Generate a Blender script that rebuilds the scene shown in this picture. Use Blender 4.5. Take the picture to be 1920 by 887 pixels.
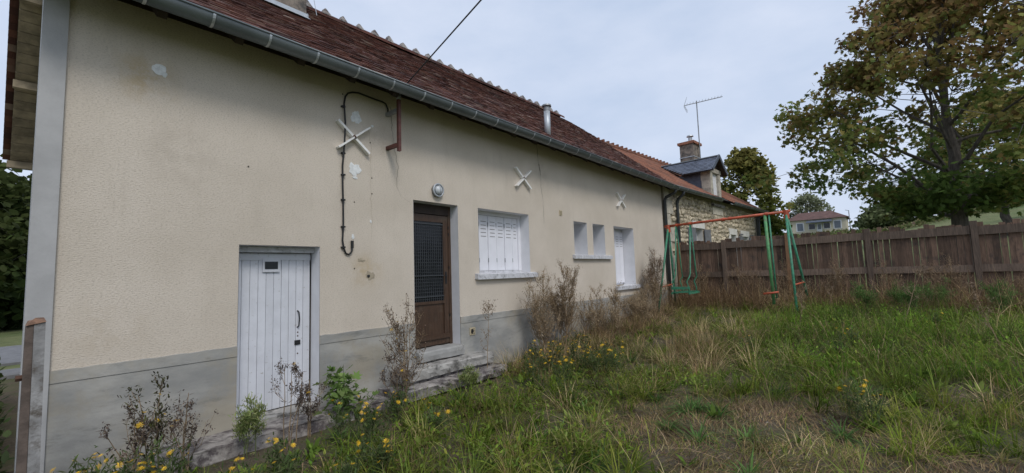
import bpy, math, random
import numpy as np
from mathutils import Vector, Matrix
random.seed(7); rng = np.random.default_rng(7)
R = math.radians
scene = bpy.context.scene
for o in list(bpy.data.objects): bpy.data.objects.remove(o)
COL = scene.collection

# ------------------------------------------------------------------ camera
CAM = np.array([0.0, -4.8, 1.5]); YAW, PITCH, ROLL, FPX = 0.698327, 0.084461, -0.032393, 819.54
_f = np.array([math.cos(YAW)*math.cos(PITCH), math.sin(YAW)*math.cos(PITCH), math.sin(PITCH)])
_r0 = np.array([math.sin(YAW), -math.cos(YAW), 0.0]); _u0 = np.cross(_r0, _f)
_r = _r0*math.cos(ROLL)+_u0*math.sin(ROLL); _u = -_r0*math.sin(ROLL)+_u0*math.cos(ROLL)
cd = bpy.data.cameras.new('camera'); cam = bpy.data.objects.new('camera', cd); COL.objects.link(cam)
cd.sensor_width = 36; cd.lens = 36*FPX/1920; cd.clip_start = .05; cd.clip_end = 1500
cam.matrix_world = Matrix(((_r[0], _u[0], -_f[0], CAM[0]), (_r[1], _u[1], -_f[1], CAM[1]), (_r[2], _u[2], -_f[2], CAM[2]), (0, 0, 0, 1)))
scene.camera = cam
def in_view(p, m=0):
    v = np.asarray(p)-CAM; d = v@_f
    if d < .1: return False
    x = v@_r/d*FPX+960; y = 443.5-v@_u/d*FPX
    return -m < x < 1920+m and -m < y < 887+m

# ------------------------------------------------------------------ world, sun, exposure
SUN_EL, SUN_AZ = 48, -112      # azimuth of the direction towards the sun, degrees from +X towards +Y
w = bpy.data.worlds.new('World'); scene.world = w; w.use_nodes = True
nt = w.node_tree; nt.nodes.clear()
def N(t, **k):
    n = nt.nodes.new(t)
    for a, b in k.items(): setattr(n, a, b)
    return n
out = N('ShaderNodeOutputWorld'); mix = N('ShaderNodeMixShader')
sky = N('ShaderNodeTexSky', sky_type='NISHITA', sun_disc=False)
sky.sun_elevation = R(SUN_EL); sky.sun_rotation = R(90-SUN_AZ); sky.air_density = 1; sky.dust_density = 3
b1 = N('ShaderNodeBackground'); b1.inputs[1].default_value = .09; nt.links.new(sky.outputs[0], b1.inputs[0])
tc = N('ShaderNodeTexCoord'); mp = N('ShaderNodeMapping'); mp.inputs['Scale'].default_value = (1.2, 1.2, 3.0)
nz = N('ShaderNodeTexNoise'); nz.inputs['Scale'].default_value = 2.8; nz.inputs['Detail'].default_value = 6; nz.inputs['Roughness'].default_value = .55
rp = N('ShaderNodeValToRGB'); rp.color_ramp.elements[0].position = .32; rp.color_ramp.elements[1].position = .68
rp.color_ramp.elements[0].color = (.575, .68, .87, 1); rp.color_ramp.elements[1].color = (.72, .80, .965, 1)
b2 = N('ShaderNodeBackground'); b2.inputs[1].default_value = 1.0
nt.links.new(tc.outputs['Generated'], mp.inputs[0]); nt.links.new(mp.outputs[0], nz.inputs['Vector'])
nt.links.new(nz.outputs[0], rp.inputs[0]); nt.links.new(rp.outputs[0], b2.inputs[0])
mix.inputs[0].default_value = .86
nt.links.new(b1.outputs[0], mix.inputs[1]); nt.links.new(b2.outputs[0], mix.inputs[2]); nt.links.new(mix.outputs[0], out.inputs[0])
sd = bpy.data.lights.new('sun', 'SUN'); sun = bpy.data.objects.new('sun', sd); COL.objects.link(sun)
sd.energy = 1.5; sd.angle = R(18); sd.color = (1, .965, .91)
az, el = R(SUN_AZ), R(SUN_EL)
sun.rotation_euler = Vector((math.cos(az)*math.cos(el), math.sin(az)*math.cos(el), math.sin(el))).to_track_quat('Z', 'Y').to_euler()
vs = scene.view_settings; vs.view_transform = 'Standard'; vs.look = 'None'; vs.exposure = 0.08; vs.gamma = 1; vs.use_curve_mapping = False
scene.render.engine = 'CYCLES'

# ------------------------------------------------------------------ materials
MATS = {}
def new_mat(name):
    m = bpy.data.materials.new(name); m.use_nodes = True; MATS[name] = m
    return m, m.node_tree, m.node_tree.nodes['Principled BSDF']
def nd(t, kind, **inp):
    n = t.nodes.new(kind)
    for k, v in inp.items(): n.inputs[k.replace('_', ' ')].default_value = v
    return n
def ramp(t, stops):
    n = t.nodes.new('ShaderNodeValToRGB'); e = n.color_ramp.elements
    while len(e) < len(stops): e.new(.5)
    for i, (p, c) in enumerate(stops): e[i].position = p; e[i].color = (*c, 1)
    return n
def mixc(t, fac, a, b, mode='MIX'):
    n = t.nodes.new('ShaderNodeMix'); n.data_type = 'RGBA'; n.blend_type = mode
    for s, v in ((0, fac), (6, a), (7, b)):
        if hasattr(v, 'is_output'): t.links.new(v, n.inputs[s])
        else: n.inputs[s].default_value = v if s == 0 else (*v, 1)
    return n.outputs[2]
def noise(t, scale, detail=4, rough=.6, vec=None, stretch=None):
    n = nd(t, 'ShaderNodeTexNoise', Scale=scale, Detail=detail, Roughness=rough)
    if vec is None: vec = t.nodes.new('ShaderNodeNewGeometry').outputs['Position']
    if stretch:
        m = t.nodes.new('ShaderNodeMapping'); m.inputs['Scale'].default_value = stretch; t.links.new(vec, m.inputs[0]); vec = m.outputs[0]
    t.links.new(vec, n.inputs['Vector']); return n.outputs[0]
def bump(t, p, h, strength, dist=.01):
    b = nd(t, 'ShaderNodeBump', Strength=strength, Distance=dist); t.links.new(h, b.inputs['Height']); t.links.new(b.outputs[0], p.inputs['Normal'])
def ss(t, v, lo, hi):
    n = nd(t, 'ShaderNodeMapRange'); n.interpolation_type = 'SMOOTHSTEP'; n.inputs[1].default_value = lo; n.inputs[2].default_value = hi
    t.links.new(v, n.inputs[0]); return n.outputs[0]
def mul(t, a, b):
    n = t.nodes.new('ShaderNodeMath'); n.operation = 'MULTIPLY'
    for i, v in enumerate((a, b)):
        if hasattr(v, 'is_output'): t.links.new(v, n.inputs[i])
        else: n.inputs[i].default_value = v
    return n.outputs[0]
def simple(name, base, rough=.7, var=.25, scale=6, bmp=.15, bscale=80, metallic=0, dirt=None, dirt_amt=(.55, .75), dscale=3, stretch=None, pieces=0):
    """plain surface: colour with cloudy variation, optional dirt patches, fine relief; pieces = tone change from piece to piece"""
    m, t, p = new_mat(name)
    lo = tuple(c*(1-var) for c in base); hi = tuple(min(1, c*(1+var)) for c in base)
    c = mixc(t, ss(t, noise(t, scale, 5, .6, stretch=stretch), .3, .7), lo, hi)
    if dirt: c = mixc(t, ss(t, noise(t, dscale, 6, .7), *dirt_amt), c, dirt)
    if pieces:
        oi = t.nodes.new('ShaderNodeObjectInfo'); mr = nd(t, 'ShaderNodeMapRange'); mr.inputs[3].default_value = 1-pieces; mr.inputs[4].default_value = 1+pieces
        t.links.new(oi.outputs['Random'], mr.inputs[0]); cc = t.nodes.new('ShaderNodeCombineColor')
        for i in range(3): t.links.new(mr.outputs[0], cc.inputs[i])
        c = mixc(t, 1.0, c, cc.outputs[0], 'MULTIPLY')
    t.links.new(c, p.inputs['Base Color']); p.inputs['Roughness'].default_value = rough; p.inputs['Metallic'].default_value = metallic
    if bmp: bump(t, p, noise(t, bscale, 3), bmp)
    return m
def foliage(name, rough=.75, trans=.35):
    m, t, p = new_mat(name)
    a = t.nodes.new('ShaderNodeAttribute'); a.attribute_name = 'col'
    t.links.new(a.outputs['Color'], p.inputs['Base Color']); p.inputs['Roughness'].default_value = rough; p.inputs['Specular IOR Level'].default_value = .12
    tr = t.nodes.new('ShaderNodeBsdfTranslucent'); ms = t.nodes.new('ShaderNodeMixShader'); ms.inputs[0].default_value = trans
    t.links.new(a.outputs['Color'], tr.inputs[0]); t.links.new(p.outputs[0], ms.inputs[1]); t.links.new(tr.outputs[0], ms.inputs[2])
    t.links.new(ms.outputs[0], t.nodes['Material Output'].inputs['Surface']); return m
def tiles_mat(name, stops, patch=None):
    """clay: tone per tile from the 'tone' attribute plus the object's own random number"""
    m, t, p = new_mat(name)
    a = t.nodes.new('ShaderNodeAttribute'); a.attribute_name = 'tone'; oi = t.nodes.new('ShaderNodeObjectInfo')
    s = t.nodes.new('ShaderNodeMath'); s.operation = 'ADD'; t.links.new(a.outputs['Fac'], s.inputs[0]); t.links.new(oi.outputs['Random'], s.inputs[1])
    fr = t.nodes.new('ShaderNodeMath'); fr.operation = 'FRACT'; t.links.new(s.outputs[0], fr.inputs[0])
    r = ramp(t, stops); t.links.new(fr.outputs[0], r.inputs[0]); c = r.outputs[0]
    c = mixc(t, mul(t, ss(t, noise(t, 1.1, 5, .7), .45, .7), .45), c, (.035, .022, .02))
    c = mixc(t, mul(t, ss(t, noise(t, 34, 4, .7), .60, .74), .35), c, (.26, .19, .13))
    if patch: c = mixc(t, mul(t, ss(t, noise(t, 2.2, 6, .75), .56, .76), .45), c, patch)
    t.links.new(c, p.inputs['Base Color']); p.inputs['Roughness'].default_value = .85; bump(t, p, noise(t, 120, 3), .3, .004)
    return m

def wall_mat():
    m, t, p = new_mat('roughcast')
    g = t.nodes.new('ShaderNodeNewGeometry').outputs['Position']
    c = mixc(t, ss(t, noise(t, .9, 5, .6), .3, .7), (.575, .505, .418), (.66, .585, .495))
    c = mixc(t, mul(t, ss(t, noise(t, 2.2, 6, .65, stretch=(2.2, 1, .35)), .52, .78), .30), c, (.43, .375, .30))
    c = mixc(t, mul(t, ss(t, noise(t, 95, 3, .65, stretch=(.6, 1, 1.3)), .50, .64), .40), c, (.34, .30, .245))
    blot = noise(t, 5, 5, .7)
    for cen, rad, colr, k in (((.80, 0, 3.32), .34, (.50, .38, .22), .8), ((2.93, 0, 1.58), .33, (.50, .40, .27), .9), ((2.80, 0, 2.70), .30, (.62, .56, .47), .6), ((2.80, 0, 3.40), .28, (.62, .57, .49), .6), ((3.2, 0, 3.3), .30, (.46, .38, .29), .5), ((1.1, 0, 2.7), .5, (.47, .41, .34), .5), ((6.6, 0, 3.4), .35, (.42, .37, .30), .5), ((.6, 0, 1.1), .45, (.50, .42, .32), .5), ((4.1, 0, 1.1), .3, (.5, .42, .3), .5)):
        dn = t.nodes.new('ShaderNodeVectorMath'); dn.operation = 'DISTANCE'; t.links.new(g, dn.inputs[0]); dn.inputs[1].default_value = cen
        c = mixc(t, mul(t, mul(t, ss(t, dn.outputs['Value'], rad, 0), ss(t, blot, .38, .62)), k), c, colr)
    t.links.new(c, p.inputs['Base Color']); p.inputs['Roughness'].default_value = .95; p.inputs['Specular IOR Level'].default_value = .15
    h1 = noise(t, 95, 3, .65, stretch=(.6, 1, 1.3)); bump(t, p, h1, .6, .010)
wall_mat()
def plinth_mat():
    m, t, p = new_mat('plinth_render')
    c = mixc(t, ss(t, noise(t, 1.8, 6, .65, stretch=(.6, 1, 1.4)), .35, .68), (.26, .258, .244), (.42, .405, .37))
    c = mixc(t, mul(t, ss(t, noise(t, 1.1, 6, .7), .46, .66), .6), c, (.35, .30, .215))
    c = mixc(t, mul(t, ss(t, noise(t, 4, 6, .7, stretch=(.5, 1, 1.6)), .55, .72), .5), c, (.11, .115, .105))
    t.links.new(c, p.inputs['Base Color']); p.inputs['Roughness'].default_value = .9; bump(t, p, noise(t, 40, 5), .25, .01)
plinth_mat()
def ground_mat():
    m, t, p = new_mat('soil')
    c = mixc(t, ss(t, noise(t, 2.5, 6, .7), .3, .7), (.055, .043, .028), (.11, .086, .056))
    c = mixc(t, mul(t, ss(t, noise(t, 26, 6, .75), .48, .66), .6), c, (.18, .14, .09))
    c = mixc(t, mul(t, ss(t, noise(t, 1.2, 5, .7), .45, .6), .7), c, (.075, .085, .028))
    t.links.new(c, p.inputs['Base Color']); p.inputs['Roughness'].default_value = 1; bump(t, p, noise(t, 40, 6, .7), .8, .03)
ground_mat()
def field_mat():
    m, t, p = new_mat('field_grass')
    c = mixc(t, ss(t, noise(t, .12, 6, .7), .35, .65), (.095, .135, .035), (.17, .175, .07))
    c = mixc(t, mul(t, ss(t, noise(t, 1.5, 6, .75), .45, .65), .5), c, (.055, .075, .022))
    t.links.new(c, p.inputs['Base Color']); p.inputs['Roughness'].default_value = 1; bump(t, p, noise(t, 3, 6, .7), .8, .2)
field_mat()
simple('white_paint', (.70, .70, .72), .6, .05, 4, .08, 120, dirt=(.42, .38, .31), dirt_amt=(.62, .85), dscale=9)
simple('door_paint', (.62, .63, .67), .55, .06, 5, .12, 140, dirt=(.30, .27, .23), dirt_amt=(.60, .74), dscale=30, pieces=.05)
simple('shutter_paint', (.76, .76, .80), .45, .03, 5, .03, 100, dirt=(.52, .49, .45), dirt_amt=(.66, .85), dscale=7, pieces=.02)
simple('sill_paint', (.55, .55, .57), .8, .12, 10, .3, 60, dirt=(.19, .19, .19), dirt_amt=(.5, .72), dscale=14)
simple('quoin_render', (.40, .395, .39), .8, .1, 3, .15, 60)
simple('concrete', (.36, .345, .32), .95, .22, 7, .5, 45, dirt=(.10, .095, .085), dirt_amt=(.48, .66), dscale=6)
simple('old_concrete', (.30, .275, .255), .95, .3, 9, .7, 35, dirt=(.09, .075, .075), dirt_amt=(.44, .62), dscale=8)
simple('pale_concrete', (.34, .335, .32), .9, .12, 8, .3, 60, dirt=(.2, .19, .17), dirt_amt=(.55, .75), dscale=6)
simple('brown_wood', (.060, .032, .018), .5, .3, 8, .2, 60, stretch=(6, 6, .6), dirt=(.095, .07, .048), dirt_amt=(.5, .75), dscale=5)
simple('dark_wood', (.035, .022, .016), .7, .3, 8, .3, 50)
simple('soffit_wood', (.26, .215, .15), .85, .3, 6, .3, 50, pieces=.15)
simple('zinc', (.15, .17, .18), .45, .18, 3, .05, 40, metallic=.5, dirt=(.12, .125, .12), dirt_amt=(.5, .8))
simple('zinc_pale', (.46, .49, .52), .45, .12, 5, .05, 40, metallic=.35)
simple('dark_pipe', (.045, .05, .055), .5, .2, 5, .05, 40)
simple('black_plastic', (.012, .012, .013), .5, .2, 20, 0)
simple('iron_red', (.10, .035, .028), .65, .3, 20, .2, 80)
simple('rust', (.085, .042, .026), .9, .35, 25, .4, 60)
simple('grey_metal', (.28, .29, .30), .45, .15, 10, .05, 60, metallic=.4)
simple('white_iron', (.84, .83, .80), .6, .08, 12, .1, 80, dirt=(.4, .3, .2), dirt_amt=(.66, .8), dscale=20)
simple('filler', (.74, .75, .74), .95, .12, 30, .5, 60)
simple('crack_dark', (.11, .095, .075), 1, .3, 40, 0)
simple('vent_plastic', (.50, .42, .27), .7, .1, 10, .1)
simple('chimney_stone', (.24, .20, .165), .95, .3, 6, .6, 30, dirt=(.08, .075, .07), dirt_amt=(.45, .65), dscale=5)
simple('brick_red', (.30, .13, .08), .9, .25, 10, .4, 40)
simple('mortar', (.38, .325, .24), .95, .15, 8, .6, 40)
simple('stone_cream', (.50, .43, .315), .9, .2, 9, .5, 40, dirt=(.22, .19, .15), dirt_amt=(.52, .72), dscale=6, pieces=.28)
simple('cut_stone', (.46, .42, .345), .9, .15, 6, .3, 40, dirt=(.20, .185, .165), dirt_amt=(.5, .7), dscale=4, pieces=.12)
simple('cut_white', (.68, .66, .61), .9, .08, 6, .2, 40)
simple('slate', (.085, .10, .135), .38, .25, 7, .2, 40, pieces=.2)
simple('shutter_grey', (.16, .165, .175), .7, .15, 8, .1, 40)
simple('fence_wood', (.122, .076, .052), .9, .35, 7, .45, 50, stretch=(9, 9, .7), dirt=(.045, .035, .03), dirt_amt=(.5, .72), dscale=3, pieces=.38)
simple('new_post', (.22, .125, .065), .9, .25, 6, .4, 50, stretch=(8, 8, .8))
simple('fence_post', (.14, .10, .075), .9, .3, 6, .4, 50, stretch=(8, 8, .8), pieces=.3)
simple('swing_green', (.045, .225, .13), .5, .25, 14, .15, 60, dirt=(.10, .16, .11), dirt_amt=(.52, .7), dscale=9)
simple('swing_green_pale', (.09, .29, .11), .5, .2, 14, .15, 60, dirt=(.16, .2, .12), dirt_amt=(.52, .7), dscale=9)
simple('swing_red', (.46, .085, .035), .5, .25, 12, .15, 60, dirt=(.22, .09, .05), dirt_amt=(.52, .7), dscale=9)
simple('bark', (.085, .072, .06), .95, .35, 5, .9, 16, stretch=(3, 3, .7))
simple('asphalt', (.17, .17, .175), .95, .15, 6, .4, 90)
simple('house_cream', (.55, .50, .39), .9, .05, 1, 0)
simple('far_roof', (.115, .062, .052), .9, .25, 1.5, .2, 6)
simple('wire_black', (.02, .02, .021), .6, .1, 5, 0)
simple('stem_dry', (.25, .18, .11), .9, .35, 8, 0)
simple('stem_green', (.085, .105, .04), .8, .3, 8, 0)
simple('petal_yellow', (.80, .50, .015), .55, .1, 30, 0, pieces=.15)
foliage('leafy'); foliage('dry_leafy', .8, .2); foliage('crown_leaf', .65, .45)
tiles_mat('tile_brown', [(0, (.046, .017, .013)), (.35, (.085, .029, .020)), (.7, (.125, .044, .029)), (.9, (.16, .07, .046)), (.97, (.26, .19, .15)), (1, (.085, .029, .021))], patch=(.16, .10, .05))
tiles_mat('tile_orange', [(0, (.15, .062, .038)), (.3, (.22, .085, .048)), (.6, (.27, .108, .06)), (.85, (.19, .10, .068)), (1, (.24, .09, .05))])
m, t, p = new_mat('glass_dark'); p.inputs['Base Color'].default_value = (.012, .014, .02, 1); p.inputs['Roughness'].default_value = .12
m, t, p = new_mat('glass_frosted'); p.inputs['Base Color'].default_value = (.55, .58, .6, 1); p.inputs['Roughness'].default_value = .15
m, t, p = new_mat('glass_window'); p.inputs['Base Color'].default_value = (.10, .12, .15, 1); p.inputs['Roughness'].default_value = .08

# ------------------------------------------------------------------ mesh helpers
class MB:
    def __init__(s): s.v = []; s.f = []
    def add(s, vs, fs):
        b = len(s.v); s.v += [tuple(x) for x in vs]; s.f += [tuple(i+b for i in f) for f in fs]; return s
    def quad(s, a, b, c, d): return s.add([a, b, c, d], [(0, 1, 2, 3)])
    def box(s, x0, x1, y0, y1, z0, z1, jit=0):
        j = lambda: random.uniform(-jit, jit) if jit else 0
        return s.add([(x+j(), y+j(), z+j()) for z in (z0, z1) for y in (y0, y1) for x in (x0, x1)],
                     [(0, 2, 3, 1), (4, 5, 7, 6), (0, 1, 5, 4), (2, 6, 7, 3), (0, 4, 6, 2), (1, 3, 7, 5)])
    def obox(s, c, ax, ay, az):
        """box from centre and three half axes"""
        c = np.array(c, float); ax, ay, az = (np.array(q, float) for q in (ax, ay, az))
        return s.add([c+i*ax+j*ay+k*az for k in (-1, 1) for j in (-1, 1) for i in (-1, 1)],
                     [(0, 2, 3, 1), (4, 5, 7, 6), (0, 1, 5, 4), (2, 6, 7, 3), (0, 4, 6, 2), (1, 3, 7, 5)])
    def bar(s, a, b, wdt, th, up=(0, 0, 1)):
        a = np.array(a, float); b = np.array(b, float); d = b-a; L = np.linalg.norm(d); d /= L
        sd_ = np.cross(d, up); n_ = np.linalg.norm(sd_); sd_ = sd_/n_ if n_ > 1e-6 else np.array([1., 0, 0]); q = np.cross(sd_, d)
        return s.obox((a+b)/2, d*L/2, sd_*wdt/2, q*th/2)
    def tube(s, pts, rad, n=8, caps=True):
        pts = [np.array(q, float) for q in pts]; rad = rad if hasattr(rad, '__len__') else [rad]*len(pts)
        b = len(s.v); ref = None
        for i, q in enumerate(pts):
            d = pts[min(i+1, len(pts)-1)]-pts[max(i-1, 0)]; d = d/(np.linalg.norm(d)+1e-9)
            if ref is None: ref = np.array([0, 0, 1.]) if abs(d[2]) < .9 else np.array([1., 0, 0])
            a1 = np.cross(d, ref); a1 /= np.linalg.norm(a1)+1e-9; a2 = np.cross(a1, d); ref = a2
            for k in range(n):
                an = 2*math.pi*k/n; s.v.append(tuple(q+(a1*math.cos(an)+a2*math.sin(an))*rad[i]))
        for i in range(len(pts)-1):
            for k in range(n): s.f.append((b+i*n+k, b+i*n+(k+1) % n, b+(i+1)*n+(k+1) % n, b+(i+1)*n+k))
        if caps: s.f.append(tuple(b+k for k in range(n))[::-1]); s.f.append(tuple(b+(len(pts)-1)*n+k for k in range(n)))
        return s
    def lathe(s, c, prof, axis='z', n=20):
        """profile of (radius, height) round an axis"""
        b = len(s.v); c = np.array(c, float)
        for r_, h in prof:
            for k in range(n):
                a = 2*math.pi*k/n; q = (r_*math.cos(a), r_*math.sin(a), h) if axis == 'z' else (r_*math.cos(a), -h, r_*math.sin(a))
                s.v.append(tuple(c+q))
        for i in range(len(prof)-1):
            for k in range(n): s.f.append((b+i*n+k, b+i*n+(k+1) % n, b+(i+1)*n+(k+1) % n, b+(i+1)*n+k))
        s.f.append(tuple(b+k for k in range(n))[::-1]); s.f.append(tuple(b+(len(prof)-1)*n+k for k in range(n)))
        return s
    def mesh(s, name):
        me = bpy.data.meshes.new(name); me.from_pydata(s.v, [], s.f); me.update(); return me
    def build(s, name, mat, parent=None, smooth=False, **k):
        me = s.mesh(name)
        if smooth: me.polygons.foreach_set('use_smooth', [True]*len(me.polygons))
        return link(name, me, mat, parent, **k)
def link(name, me, mat, parent=None, label=None, cat=None, group=None, kind=None, loc=None, rot=None, local=False):
    o = bpy.data.objects.new(name, me); COL.objects.link(o)
    if mat and not me.materials: me.materials.append(MATS[mat])
    if loc is not None: o.location = loc
    if rot is not None: o.rotation_euler = rot
    if parent is not None:
        o.parent = parent
        if not local: o.matrix_parent_inverse = WINV[parent.name]
    tag(o, label, cat, group, kind); WINV[o.name] = Matrix()
    return o
WINV = {}
def tag(o, label=None, cat=None, group=None, kind=None):
    for k, v in (('label', label), ('category', cat), ('group', group), ('kind', kind)):
        if v: o[k] = v
    return o
def thing(name, loc, label, cat, group=None, rz=0):
    """an Empty at the thing's base; its children are written in world coordinates (local=False) or its own (local=True)"""
    o = bpy.data.objects.new(name, None); COL.objects.link(o); o.location = loc; o.rotation_euler = (0, 0, rz); o.empty_display_size = .2
    WINV[o.name] = (Matrix.Translation(loc) @ Matrix.Rotation(rz, 4, 'Z')).inverted(); tag(o, label, cat, group); return o
def rot_yaw_tilt(yaw, tilt, roll=None):
    """rotation matrices (N,3,3): template grows along +Z, leans by tilt towards its yaw"""
    cy, sy, ct, st = np.cos(yaw), np.sin(yaw), np.cos(tilt), np.sin(tilt); z = np.zeros_like(yaw)
    Ry = np.stack([np.stack([ct, z, st], -1), np.stack([z, z+1, z], -1), np.stack([-st, z, ct], -1)], -2)
    Rz = np.stack([np.stack([cy, -sy, z], -1), np.stack([sy, cy, z], -1), np.stack([z, z, z+1], -1)], -2)
    M_ = Rz @ Ry
    if roll is not None:
        c, s_ = np.cos(roll), np.sin(roll)
        M_ = M_ @ np.stack([np.stack([c, -s_, z], -1), np.stack([s_, c, z], -1), np.stack([z, z, z+1], -1)], -2)
    return M_
def scatter_mesh(name, parts):
    """parts: list of (template verts (k,3), tris (m,3), pos (N,3), rot (N,3,3), scale (N,3), col (N,3)) -> one mesh with a colour attribute"""
    V, T, Cc = [], [], []; b = 0
    for tv, tt, pos, rot, sc, col in parts:
        tv = np.asarray(tv, float); tt = np.asarray(tt, int); n, k = len(pos), len(tv)
        if n == 0: continue
        v = np.einsum('nij,nkj->nki', rot, tv[None]*sc[:, None, :])+pos[:, None, :]
        V.append(v.reshape(-1, 3)); T.append((tt[None]+(b+np.arange(n)*k)[:, None, None]).reshape(-1, 3)); b += n*k
        # tips a little paler than bases: real blade colour
        Cc.append(np.repeat(col, k, 0))
    V = np.concatenate(V); T = np.concatenate(T); Cc = np.concatenate(Cc)
    me = bpy.data.meshes.new(name); me.vertices.add(len(V)); me.vertices.foreach_set('co', V.astype(np.float32).ravel())
    me.loops.add(T.size); me.loops.foreach_set('vertex_index', T.astype(np.int32).ravel())
    me.polygons.add(len(T)); me.polygons.foreach_set('loop_start', np.arange(0, T.size, 3, dtype=np.int32))
    me.update(calc_edges=True)
    at = me.color_attributes.new('col', 'FLOAT_COLOR', 'POINT')
    at.data.foreach_set('color', np.concatenate([Cc, np.ones((len(Cc), 1))], 1).astype(np.float32).ravel())
    return me
def vnoise(x, y, s, seed=0):
    """cheap smooth noise in -1..1"""
    x = np.asarray(x, float)*s+seed*13.7; y = np.asarray(y, float)*s-seed*7.3
    return (np.sin(x*1.7+1.3*np.sin(y*1.1+seed))+np.sin(y*2.1+1.7*np.sin(x*.9+2*seed))+np.sin((x+y)*1.3+seed*3.1))/3
def smooth(a, b, x): t_ = np.clip((np.asarray(x, float)-a)/(b-a), 0, 1); return t_*t_*(3-2*t_)
def hz(x, y):
    """terrain height"""
    x = np.asarray(x, float); y = np.asarray(y, float)
    h = .40*smooth(4.2, 11.2, x)+.08*smooth(11, 13, x)
    far = np.clip(x-13.5, 0, None)
    h = h+.0728*np.clip(far, 0, 110)+.012*np.clip(far-110, 0, None)
    h = h+.0025*np.clip(far, 0, 110)*np.clip(-y-6, 0, 25)*smooth(5, 30, far)
    h = h+(.025*vnoise(x, y, 1.1, 1)+.015*vnoise(x, y, 2.9, 2))*smooth(.2, 1.5, -y+.4)*smooth(-.5, 1, x)
    return h

# ------------------------------------------------------------------ ground, field, road
def axis(lo, hi, fine_lo, fine_hi, st, big):
    a = list(np.arange(fine_lo, fine_hi, st)); q = st; c = fine_hi
    while c < hi: a.append(c); q = min(q*1.25, big); c += q
    a.append(hi); q = st; c = fine_lo-st
    while c > lo: a.insert(0, c); q = min(q*1.25, big); c -= q
    a.insert(0, lo); return np.array(a)
gx, gy = axis(-300, 700, -1, 15, .16, 12), axis(-500, 500, -10, 1, .16, 12)
GX, GY = np.meshgrid(gx, gy); GZ = hz(GX, GY); nx, ny = len(gx), len(gy)
mb = MB(); mb.v = [tuple(q) for q in np.stack([GX, GY, GZ], -1).reshape(-1, 3)]
mb.f = [(j*nx+i, j*nx+i+1, (j+1)*nx+i+1, (j+1)*nx+i) for j in range(ny-1) for i in range(nx-1)]
gme = mb.mesh('ground'); gme.materials.append(MATS['soil']); gme.materials.append(MATS['field_grass'])
cx = np.array([pl.center[:2] for pl in gme.polygons]); far = ((cx[:, 0] > 13.2) | (cx[:, 1] > 7.2) | (cx[:, 0] < -3) | (cx[:, 1] < -14)).astype(np.int32)
gme.polygons.foreach_set('material_index', far); gme.polygons.foreach_set('use_smooth', [True]*len(gme.polygons))
tag(link('ground', gme, None), 'overgrown garden ground rising to fields behind the fence', None, None, 'structure')
mb = MB(); mb.box(-40, 60, 8.6, 12.6, -.2, .05); tag(mb.build('road', 'asphalt'), 'grey road strip behind the house', None, None, 'structure')
mb = MB(); mb.box(-40, 60, 6.6, 7.5, -.2, .06); tag(mb.build('pavement', 'asphalt'), 'grey footpath strip behind the house', None, None, 'structure')

# ------------------------------------------------------------------ house with the cream wall
house = thing('house', (6.4, 0, 0), 'long low cream rendered house with brown tiled roof and grey plinth', 'house')
X0, X1, WT = .19, 12.62, 4.12
OPEN = [(1.55, 2.36, .14, 1.87, .20), (3.65, 4.47, .40, 2.545, .18), (4.90, 6.20, 1.51, 2.55, .22), (7.71, 8.24, 1.84, 2.54, .36), (8.49, 9.03, 1.84, 2.54, .36), (9.48, 10.56, 1.12, 2.55, .33)]
xs = sorted({X0, X1, *[o[0] for o in OPEN], *[o[1] for o in OPEN]}); zs = sorted({-.2, WT, *[o[2] for o in OPEN], *[o[3] for o in OPEN]})
mb = MB()
for i in range(len(xs)-1):
    for k in range(len(zs)-1):
        cxm, czm = (xs[i]+xs[i+1])/2, (zs[k]+zs[k+1])/2
        if any(o[0] < cxm < o[1] and o[2] < czm < o[3] for o in OPEN): continue
        for yy in (0, .45): mb.quad((xs[i], yy, zs[k]), (xs[i+1], yy, zs[k]), (xs[i+1], yy, zs[k+1]), (xs[i], yy, zs[k+1]))
GZR = 6.55
GL = [(.19, 0), (.42, 7.0)]
mb.add([(.19, 0, -.2), (.42, 7, -.2), (.42, 7, 3.95), (.30, 3.35, GZR), (.19, 0, WT)], [(0, 1, 2, 3, 4)])
mb.add([(X1, 0, -.2), (X1, 7, -.2), (X1, 7, 3.95), (X1, 3.35, GZR), (X1, 0, WT)], [(0, 1, 2, 3, 4)])
mb.quad((.42, 7, -.2), (X1, 7, -.2), (X1, 7, 3.95), (.42, 7, 3.95))
wall = mb.build('wall', 'roughcast', house, label='cream roughcast wall')
for (a, b, c, d, dep) in OPEN:     # painted reveals of each opening
    mb = MB(); e = .003
    mb.quad((b-e, -.002, c), (b-e, dep, c), (b-e, dep, d), (b-e, -.002, d)); mb.quad((a+e, -.002, c), (a+e, dep, c), (a+e, dep, d), (a+e, -.002, d))
    mb.quad((a, -.002, d-e), (b, -.002, d-e), (b, dep, d-e), (a, dep, d-e)); mb.quad((a, -.002, c+e), (b, -.002, c+e), (b, dep, c+e), (a, dep, c+e))
    mb.build('reveal', 'white_paint', house, label='white painted reveal')
def plinth(a, b):
    MB().box(a, b, -.012, .1, -.2, .785).box(a, b, -.008, .1, .785, .793).build('plinth', 'plinth_render', house, label='grey cement plinth')
    mb = MB(); n = int((b-a)/.06); q = [(a+(b-a)*i/n, .885+.0012*math.sin(i*1.7)+random.uniform(-.0035, .0035)) for i in range(n+1)]
    for x_, z_ in q: mb.v += [(x_, -.016, .793), (x_, -.016, z_), (x_, .0, z_+.003)]
    for i in range(n): mb.f += [(3*i, 3*i+3, 3*i+4, 3*i+1), (3*i+1, 3*i+4, 3*i+5, 3*i+2)]
    mb.build('plinth_band', 'plinth_render', house)
for a, b in ((.30, 1.55), (2.36, 3.65), (4.47, X1)): plinth(a, b)
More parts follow.
